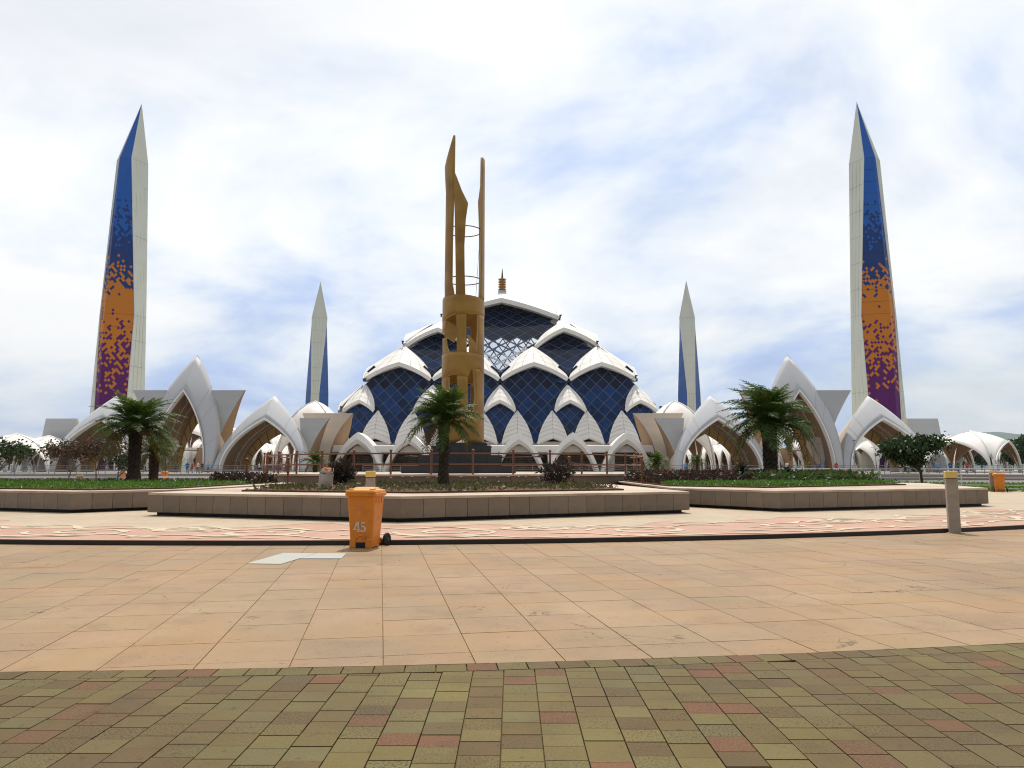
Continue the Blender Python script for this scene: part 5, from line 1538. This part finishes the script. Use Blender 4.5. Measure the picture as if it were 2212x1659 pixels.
rail_run('railing', [(41, 95, TZ), (70, 95, TZ), (110, 95, TZ)], (.15, .36, .57, .78, 1.08), 1.1, .04, .03, 2.4, M['grey_rail'], 'grey bar railing along the terrace edge before the right gate', cat='railing')
rail_run('railing', [(20, 70, .02), (40, 76, .3), (62, 82, .5)], (.2, .45, .7, 1.0), 1.02, .035, .03, 2.3, M['grey_rail'], 'sloping grey ramp railing right of the large palm', cat='railing')
rail_run('railing', [(-62, 76, .3), (-45, 72, .3), (-30, 70, .3), (-22, 72, .3)], (.2, .45, .7, 1.0), 1.02, .035, .03, 2.3, M['grey_rail'], 'sloping grey ramp railing left of the stage', cat='railing')
# brown posts with rope beside the planters
def post_pair(a, c, label):
    root = empty('rope_barrier', a, label=label, cat='barrier'); d = Vector(c) - Vector(a)
    b = MB(); b.lathe([(.055, 0), (.055, 1.12), (.035, 1.15), (.08, 1.19), (.08, 1.26), (.02, 1.31)], 8); me = b.mesh('post', M['copper_rail'])
    link('post', me, root, (0, 0, 0)); link('post', me, root, d)
    b = MB(); b.tube([(d.x * t, d.y * t, d.z * t + 1.02 - .28 * math.sin(PI * t)) for t in np.linspace(0, 1, 12)], .018, 5); b.build('rope', M['twig'], root)
post_pair((at(532, 1030, 36.6).x, 36.6, .72), (at(622, 1030, 37.6).x, 37.6, .78), 'pair of brown ball topped posts with sagging rope at the left of the stage')
post_pair((at(1387, 1030, 35.5).x, 35.5, .80), (at(1231, 1030, 35.8).x, 36.2, .80), 'pair of brown ball topped posts with sagging rope at the right of the stage')
def bollard(loc, h_, w, label, group='yellow capped bollard lamps'):
    root = empty('bollard_lamp', loc, R(random.uniform(-14, 14)), label, 'bollard', group)
    b = MB(); b.box((0, 0, h_ * .435), (w * .93, w * .93, h_ * .87)); bevel(b.build('shaft', M['bollard'], root), .012, 2)
    b = MB(); b.box((0, 0, h_ * .877), (w * .8, w * .8, h_ * .014)); b.build('gap_collar', M['dark_metal'], root)
    b = MB(); b.box((0, 0, h_ * .942), (w, w, h_ * .116)); bevel(b.build('lamp_cap', M['bollard_cap'], root), .018, 3)
    b = MB(); b.box((0, 0, .006), (w * 1.35, w * 1.35, .012)); b.build('base_plate', M['bollard'], root)
    return root
q = gnd(2062, 1151); o = bollard((q.x, q.y, 0), 1.44, .262, 'near grey bollard with yellow cap on the lower plaza at the right'); o.rotation_euler.z = R(-22)
q = at(799, 1100, 18.7); bollard((q.x, 18.7, .1), 1.34, .235, 'bollard with pale yellow cap directly behind the near orange bin').rotation_euler.z = R(6)
q = gnd(2145, 1062, .1); bollard((q.x, q.y, .1), 1.26, .27, 'bollard beside the far orange bin at the right edge').rotation_euler.z = R(-24)
q = at(1853, 1000, 47); bollard((q.x, 47, .1), 1.05, .3, 'bollard behind the right planter in front of the right gate')
q = at(1571, 1000, 60); bollard((q.x, 60, .02), 1.0, .28, 'small far bollard left of the cycad by the big palm')
q = at(193, 1000, 49); bollard((q.x, 48, .1), 1.0, .3, 'small bollard by the stainless railing left of the tall palm')
def lamp_pole(px_, Y, ytop, z, label):
    q = at(px_, ytop, Y); root = empty('lamp_post', (q.x, Y, z), label=label, cat='lamp post', group='thin lamp posts')
    h_ = q.z - z; b = MB(); b.tube([(0, 0, 0), (0, 0, h_)], [.07, .045], 8); b.build('pole', M['pole'], root)
    b = MB(); b.box((.0, -.12, h_ + .03), (.16, .5, .06)); b.build('lamp_head', M['dark_metal'], root)
lamp_pole(2034, 62, 950, .02, 'thin grey lamp post behind the near bollard at the right')
lamp_pole(1844, 90, 952, .02, 'thin lamp post in front of the right gate hood')

# ================================================================== BINS
def ring_loft(b, secs, mi=0, cap_top=True, cap_bot=True):
    n = len(secs[0]); o = len(b.v)
    for s in secs: b.v.extend(s)
    for i in range(len(secs) - 1):
        for k in range(n): k2 = (k + 1) % n; b.f.append((o + i * n + k, o + i * n + k2, o + (i + 1) * n + k2, o + (i + 1) * n + k)); b.m.append(mi)
    if cap_bot: b.f.append(tuple(o + k for k in reversed(range(n)))); b.m.append(mi)
    if cap_top: b.f.append(tuple(o + (len(secs) - 1) * n + k for k in range(n))); b.m.append(mi)
def rrect(w, d, z, r_=.05, cy=0.0, n=4):
    out = []
    for cx, cyy, a0 in ((w / 2 - r_, d / 2 - r_, 0), (-w / 2 + r_, d / 2 - r_, PI / 2), (-w / 2 + r_, -d / 2 + r_, PI), (w / 2 - r_, -d / 2 + r_, 3 * PI / 2)):
        for k in range(n + 1): a = a0 + k / n * PI / 2; out.append((cx + r_ * math.cos(a), cy + cyy + r_ * math.sin(a), z))
    return out
def wheelie_bin(loc, rz, label, numbered):
    """front faces -Y; wheels and hinge at +Y"""
    root = empty('wheelie_bin', loc, rz, label, 'bin', 'orange wheelie bins'); root.scale = (1.02, 1.02, 1.055)
    b = MB()
    W0, W1, D0, D1, H = .44, .53, .44, .60, .99
    secs = [rrect(W0, D0, .015, .05, .0), rrect(W0 + .005, D0 + .02, .12, .05, -.0), rrect(lerp(W0, W1, .5), lerp(D0, D1, .55), .5, .05, .0), rrect(W1, D1, .915, .05, .0), rrect(W1 + .005, D1 + .01, .925, .05)]
    ring_loft(b, secs)
    body = b.build('bin_body', M['orange'], root, smooth=False)
    # the foot recess at the front: a dark arch between two toes
    for s in (-1, 1):
        t_ = MB(); t_.box((s * .155, -D0 / 2 - .012, .08), (.125, .05, .16), taper=.92); bevel(t_.build('front_toe', M['orange'], body), .012, 2)
    t_ = MB(); t_.box((0, -D0 / 2 - .003, .105), (.185, .03, .19)); t_.build('foot_recess', M['orange'], body)
    t_ = MB(); t_.tube([(.085 * math.cos(a), -D0 / 2 - .022, .155 + .06 * math.sin(a)) for a in np.linspace(0, PI, 9)], .012, 6); t_.build('recess_rim', M['orange'], body)
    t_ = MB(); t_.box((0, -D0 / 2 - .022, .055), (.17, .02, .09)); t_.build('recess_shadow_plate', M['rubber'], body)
    # rim
    t_ = MB(); ring_loft(t_, [rrect(W1 + .03, D1 + .03, .915, .06), rrect(W1 + .085, D1 + .075, .935, .07), rrect(W1 + .085, D1 + .075, .975, .07), rrect(W1 + .05, D1 + .05, .985, .06)]); bevel(t_.build('rim', M['orange'], root), .006, 2)
    for s in (-1, 1):
        for y in (-.18, -.02, .14):
            t_ = MB(); t_.box((s * (W1 / 2 - .005), y, .86), (.03, .022, .12), taper=.6); t_.build('side_rib', M['orange'], body)
    # lid
    t_ = MB(); ring_loft(t_, [rrect(W1 + .05, D1 + .06, .986, .06, -.01), rrect(W1 + .06, D1 + .07, 1.0, .06, -.01), rrect(W1 + .04, D1 + .04, 1.03, .06, -.01), rrect(W1 - .1, D1 - .16, 1.045, .05, .0), rrect(W1 - .16, D1 - .24, 1.075, .05, .02), rrect(W1 - .2, D1 - .3, 1.08, .05, .02)])
    lid = t_.build('lid', M['orange_lid'], root)
    for s in (-1, 1):
        t_ = MB(); t_.box((s * (W1 / 2 - .06), -.22, 1.043), (.09, .1, .035)); bevel(t_.build('lid_grip', M['orange_lid'], lid), .008, 2)
        t_ = MB(); t_.box((s * .18, D1 / 2 + .03, .99), (.07, .08, .07)); bevel(t_.build('hinge', M['orange'], root), .01, 2)
    t_ = MB(); t_.tube([(-.22, D1 / 2 + .07, .98), (.22, D1 / 2 + .07, .98)], .016, 8); t_.build('handle_bar', M['orange'], root)
    # axle and wheels
    t_ = MB(); t_.tube([(-.32, D0 / 2 + .08, .115), (.32, D0 / 2 + .08, .115)], .014, 8); t_.build('axle', M['dark_metal'], root)
    for s in (-1, 1):
        w = MB(); pr = [(.0, -.025), (.05, -.025), (.055, -.03), (.085, -.03), (.105, -.026), (.117, -.012), (.117, .012), (.105, .026), (.085, .03), (.055, .03), (.05, .025), (.0, .025)]
        nn = 28; vv = []
        for rr_, x in pr:
            for k in range(nn): a = 2 * PI * k / nn; vv.append((x, rr_ * math.cos(a), rr_ * math.sin(a)))
        w.v = vv
        for i in range(len(pr) - 1):
            for k in range(nn): k2 = (k + 1) % nn; w.f.append((i * nn + k, i * nn + k2, (i + 1) * nn + k2, (i + 1) * nn + k)); w.m.append(0)
        wo = w.build('wheel', M['rubber'], root, (s * .325, D0 / 2 + .08, .117), (0, 0, R(-16) * s if numbered else 0), smooth=False)
        hb = MB(); hb.tube([(-.036, 0, 0), (.036, 0, 0)], .03, 10); hb.build('hub', M['dark_metal'], wo)
        br = MB(); br.box((s * .2, D0 / 2 + .0, .1), (.04, .14, .1)); br.build('axle_bracket', M['orange'], root)
    if numbered:
        # the front face slopes: a helper frame on it
        tilt = math.atan2((D1 - D0) / 2 * .86, .82)
        fr = lambda z: -(lerp(D0, D1, min(1, max(0, (z - .1) / .82))) / 2 + .004)
        def flat(polys, nm, m_, off=.002):
            mb = MB()
            for pl in polys:
                mb.add([(x, fr(z) - off, z) for x, z in pl], [tuple(range(len(pl)))])
            o = mb.build(nm, m_, body); solid(o, .002, 0); return o
        # stencilled 45 with serifs
        def T4(x0, z0, s): return [[(x0 + a * s, z0 + c * s) for a, c in pl] for pl in (
            [(-.42, .30), (-.30, .30), (-.06, .72), (-.06, 1.0), (-.12, 1.0)], [(-.46, .20), (-.04, .20), (-.04, .30), (-.44, .30)], [(-.005, .08), (.155, .08), (.155, 1.0), (.03, 1.0), (-.005, .94)], [(-.12, 0), (.27, 0), (.27, .065), (-.12, .065)], [(.165, .2), (.27, .2), (.27, .3), (.165, .3)])]
        def arcband(cx, cz, r0, r1, ex, a0, a1, n=12):
            out = []
            for k in range(n):
                ta, tb = lerp(a0, a1, k / n), lerp(a0, a1, (k + 1) / n)
                def wv(t): m_ = (t - a0) / (a1 - a0); return lerp(r0, r1, 1), lerp(r0, r1, 0) if False else r0 + (r1 - r0) * (.55 - .55 * math.sin(PI * min(1, max(0, m_))))
                o1, i1 = wv(ta); o2, i2 = wv(tb)
                out.append([(cx + ex * i1 * math.cos(ta), cz + i1 * math.sin(ta)), (cx + ex * o1 * math.cos(ta), cz + o1 * math.sin(ta)), (cx + ex * o2 * math.cos(tb), cz + o2 * math.sin(tb)), (cx + ex * i2 * math.cos(tb), cz + i2 * math.sin(tb))])
            return out
        s = .18
        z0 = .285
        fo = flat(T4(-.062, z0, s), 'number_print', M['print'])
        five = [[(-.22, .52), (-.15, .52), (-.13, .95), (-.20, .95)], [(-.18, .82), (.20, .86), (.24, 1.02), (.17, .97), (-.18, .97)]]
        five = [[(.045 + a * s, z0 + c * s) for a, c in pl] for pl in five]
        bowl = arcband(.045, z0 + .305 * s, .14 * s, .31 * s, 1.0, R(125), R(-140), 14)
        dot = [[(.045 - .21 * s + .085 * s * math.cos(t_), z0 + .11 * s + .085 * s * math.sin(t_)) for t_ in np.linspace(0, 2 * PI, 10, endpoint=False)]]
        flat(five + bowl, 'number_print', M['print']); flat(dot, 'number_print', M['print'], .003)
        # worn pictogram: a frame with a figure dropping litter
        zb_ = .575; hb_ = .20; wb_ = .08
        def bar(x0, z0_, x1, z1_, w):
            dx, dz = x1 - x0, z1_ - z0_; L_ = math.hypot(dx, dz); nx2, nz2 = -dz / L_ * w / 2, dx / L_ * w / 2
            return [(x0 - nx2, z0_ - nz2), (x1 - nx2, z1_ - nz2), (x1 + nx2, z1_ + nz2), (x0 + nx2, z0_ + nz2)]
        cx_ = -.045
        fr_b = [bar(cx_ - wb_, zb_, cx_ + wb_, zb_, .005), bar(cx_ - wb_, zb_ + hb_, cx_ + wb_, zb_ + hb_, .005), bar(cx_ - wb_, zb_, cx_ - wb_, zb_ + hb_, .005), bar(cx_ + wb_, zb_, cx_ + wb_, zb_ + hb_, .005)]
        fig = [bar(cx_ + .022, zb_ + .012, cx_ + .022, zb_ + .088, .03), bar(cx_ + .012, zb_ + .085, cx_ - .018, zb_ + .07, .008)]
        fig += [[(cx_ + .022 + .011 * math.cos(t_), zb_ + .103 + .011 * math.sin(t_)) for t_ in np.linspace(0, 2 * PI, 10, endpoint=False)], bar(cx_ - .04, zb_ + .13, cx_ + .05, zb_ + .13, .005)]
        flat(fr_b + fig, 'pictogram_print', M['print_faint'])
    return root
q = gnd(778, 1183); wheelie_bin((q.x + .06, q.y + .17, 0), R(-9), 'near orange wheelie bin stencilled 45 on the plaza', True)
q = gnd(2167, 1063, .1); wheelie_bin((q.x, q.y + .3, .1), R(155), 'orange wheelie bin by the bollard at the right edge, wheels turned to the camera', False)
for px_, Y, z, lab in ((266, 80, .02, 'far orange bin left of the tall palm trunk'), (357, 84, .02, 'far orange bin right of the short palm'), (1727, 82, .02, 'far orange bin right of the large palm')):
    q = at(px_, 1000, Y); wheelie_bin((q.x, Y, z + .02), R(random.uniform(-30, 30)), lab, False)

# ================================================================== SACK
q = at(703, 1055, 24.6)
sack = empty('sack', (q.x, 24.6, g0 - .02), label='open crumpled white sack standing on the soil of the front planter', cat='sack'); sack.scale = (.95, .95, 1.22)
r = random.Random(3); b = MB(); n = 26; prof = [(.20, 0), (.235, .05), (.225, .14), (.24, .22), (.225, .30), (.24, .38), (.215, .43), (.225, .46), (.232, .50)]
vv = []
for i, (rr_, z) in enumerate(prof):
    for k in range(n):
        a = 2 * PI * k / n; w = 1 + .05 * math.sin(5 * a + i * 1.3) + .035 * math.sin(9 * a - i * 2.1) + r.uniform(-.02, .02)
        zz_ = z + (.05 * math.sin(3 * a + 1) + .03 * math.sin(5 * a) if i == len(prof) - 1 else .012 * math.sin(4 * a + i)) * (1 if i else 0)
        vv.append((rr_ * w * math.cos(a) + .03 * (z / .5) ** 2, rr_ * w * math.sin(a), max(0, zz_)))
b.v = vv
for i in range(len(prof) - 1):
    for k in range(n): k2 = (k + 1) % n; b.f.append((i * n + k, i * n + k2, (i + 1) * n + k2, (i + 1) * n + k)); b.m.append(0)
b.f.append(tuple(reversed(range(n)))); b.m.append(0)
o = b.build('sack_cloth', M['sack'], sack, smooth=True); solid(o, .008, 0)
b = MB(); b.lathe([(.0, .40), (.20, .40), (.20, .50), (.15, .565), (.08, .585), (.02, .59)], 12); 
b.v = [(x + r.uniform(-.02, .02) + .02, y + r.uniform(-.02, .02), z + r.uniform(-.03, .03)) for x, y, z in b.v]; b.build('sack_filling', M['sack_in'], sack)
b = MB(); b.tube([(.232 * math.cos(t_) + .02, .232 * math.sin(t_), .43 + .02 * math.sin(2 * t_)) for t_ in np.linspace(0, 2 * PI, 25)], .008, 5, cap=False); b.build('tie_cord', M['dark_metal'], sack)
for s in (-1, 1):
    b = MB(); b.add([(s * .18, -.1, 0), (s * .30, -.16, .02), (s * .29, -.05, .05), (s * .2, 0, .05)], [(0, 1, 2, 3)]); o = b.build('sack_corner', M['sack'], sack); solid(o, .02, 0)

# ================================================================== PEOPLE (far away)
def person_mesh(pose):
    me = bpy.data.meshes.new('body'); J = {}
    sw_ = pose
    V = [(0, 0, .93), (0, 0, 1.15), (0, 0, 1.38), (0, -.01, 1.50), (0, -.02, 1.60), (0, -.02, 1.70),
         (.10, 0, .88), (.11, .12 * sw_, .48), (.11, -.02 + .25 * sw_ * -1, .06), (-.10, 0, .88), (-.11, -.12 * sw_, .48), (-.11, .25 * sw_, .06),
         (.19, 0, 1.38), (.25, -.10 * sw_, 1.10), (.24, -.20 * abs(sw_) - .05, .88), (-.19, 0, 1.38), (-.25, .10 * sw_, 1.10), (-.24, -.05, .86),
         (.11, -.14 - .25 * sw_, .03), (-.11, -.14 + .25 * sw_, .03)]
    E = [(0, 1), (1, 2), (2, 3), (3, 4), (4, 5), (0, 6), (6, 7), (7, 8), (0, 9), (9, 10), (10, 11), (2, 12), (12, 13), (13, 14), (2, 15), (15, 16), (16, 17), (8, 18), (11, 19)]
    rad = [.15, .14, .155, .055, .095, .075, .095, .065, .045, .095, .065, .045, .07, .045, .032, .07, .045, .032, .035, .035]
    me.from_pydata(V, E, [])
    o = bpy.data.objects.new('body', me); COL.objects.link(o)
    md = o.modifiers.new('skin', 'SKIN'); md.use_smooth_shade = True
    for i, rr_ in enumerate(rad): me.skin_vertices[0].data[i].radius = (rr_, rr_ * (.72 if i < 3 else 1))
    me.skin_vertices[0].data[0].use_root = True
    ss = o.modifiers.new('sub', 'SUBSURF'); ss.levels = 1; ss.render_levels = 1
    dg = bpy.context.evaluated_depsgraph_get(); ev = o.evaluated_get(dg)
    out = bpy.data.meshes.new_from_object(ev); bpy.data.objects.remove(o)
    return out
PM = [person_mesh(.0), person_mesh(.5), person_mesh(-.7)]
def cloth_mat(i, top, bot, scarf):
    m = bpy.data.materials.new('clothing'); m.use_nodes = True; n, l = m.node_tree.nodes, m.node_tree.links; b = n['Principled BSDF']; b.inputs['Roughness'].default_value = .8
    t = n.new('ShaderNodeTexCoord'); s = n.new('ShaderNodeSeparateXYZ'); l.new(t.outputs['Object'], s.inputs[0])
    r_ = n.new('ShaderNodeValToRGB'); r_.color_ramp.interpolation = 'CONSTANT'; e = r_.color_ramp.elements
    d = n.new('ShaderNodeMath'); d.operation = 'DIVIDE'; d.inputs[1].default_value = 2.0; l.new(s.outputs['Z'], d.inputs[0]); l.new(d.outputs[0], r_.inputs[0])
    e[0].position = 0; e[0].color = (.03, .025, .02, 1); e[1].position = .05; e[1].color = (*bot, 1)
    for p_, c in ((.46, top), (.735, (.32, .19, .12)), (.845, scarf)): x = e.new(p_); x.color = (*c, 1)
    nz = n.new('ShaderNodeTexNoise'); nz.inputs['Scale'].default_value = 9; hs = n.new('ShaderNodeHueSaturation'); l.new(r_.outputs[0], hs.inputs['Color'])
    mr = n.new('ShaderNodeMapRange'); mr.inputs['To Min'].default_value = .7; mr.inputs['To Max'].default_value = 1.3; l.new(nz.outputs['Fac'], mr.inputs['Value']); l.new(mr.outputs[0], hs.inputs['Value'])
    l.new(hs.outputs[0], b.inputs['Base Color']); return m
outfits = [('dark blue shirt and black trousers', (.02, .06, .22), (.015, .015, .018)), ('red top and dark trousers', (.4, .03, .03), (.02, .02, .03)),
           ('white shirt and black trousers', (.6, .6, .58), (.015, .015, .015)), ('black jacket and grey trousers', (.015, .015, .018), (.12, .12, .13)),
           ('light blue shirt and brown trousers', (.16, .28, .45), (.08, .05, .03)), ('dark green top and black trousers', (.02, .09, .05), (.02, .02, .02))]
OM = [cloth_mat(i, t_, b_, (.02, .015, .012)) for i, (nm, t_, b_) in enumerate(outfits)]
def spot_word(px_):
    return 'beside the short palm' if px_ < 412 else 'before the left gate' if px_ < 480 else 'left of the left gate opening' if px_ < 570 else 'in the opening of the left gate' if px_ < 660 else 'before the arcade' if px_ < 1450 else 'by the right gate' if px_ < 1960 else 'by the far right vault'
spots = [(405, 112), (416, 118), (428, 110), (437, 116), (450, 108), (587, 120), (598, 116), (606, 122), (614, 118), (627, 124), (640, 121), (380, 118), (716, 150), (762, 152), (905, 150), (1252, 151), (1480, 116), (1748, 112), (1770, 118), (1806, 110), (1700, 108), (1990, 100), (2025, 104), (2068, 98), (2052, 106), (2088, 101), (560, 125), (1960, 104)]
seen = {}
for k, (px_, Y) in enumerate(spots):
    q = at(px_, 1000, Y); i = k % len(outfits)
    for _ in range(6):
        if 'person in %s standing %s' % (outfits[i][0], spot_word(px_)) in seen: i = (i + 1) % len(outfits)
    lab = 'person in %s standing %s' % (outfits[i][0], spot_word(px_))
    key = lab; seen[key] = seen.get(key, 0) + 1
    root = empty('person', (q.x, Y, TZ), R(random.uniform(-180, 180)), lab, 'person', 'distant visitors')
    me = PM[k % 3].copy(); me.materials.clear(); me.materials.append(OM[i]); link('body', me, root)
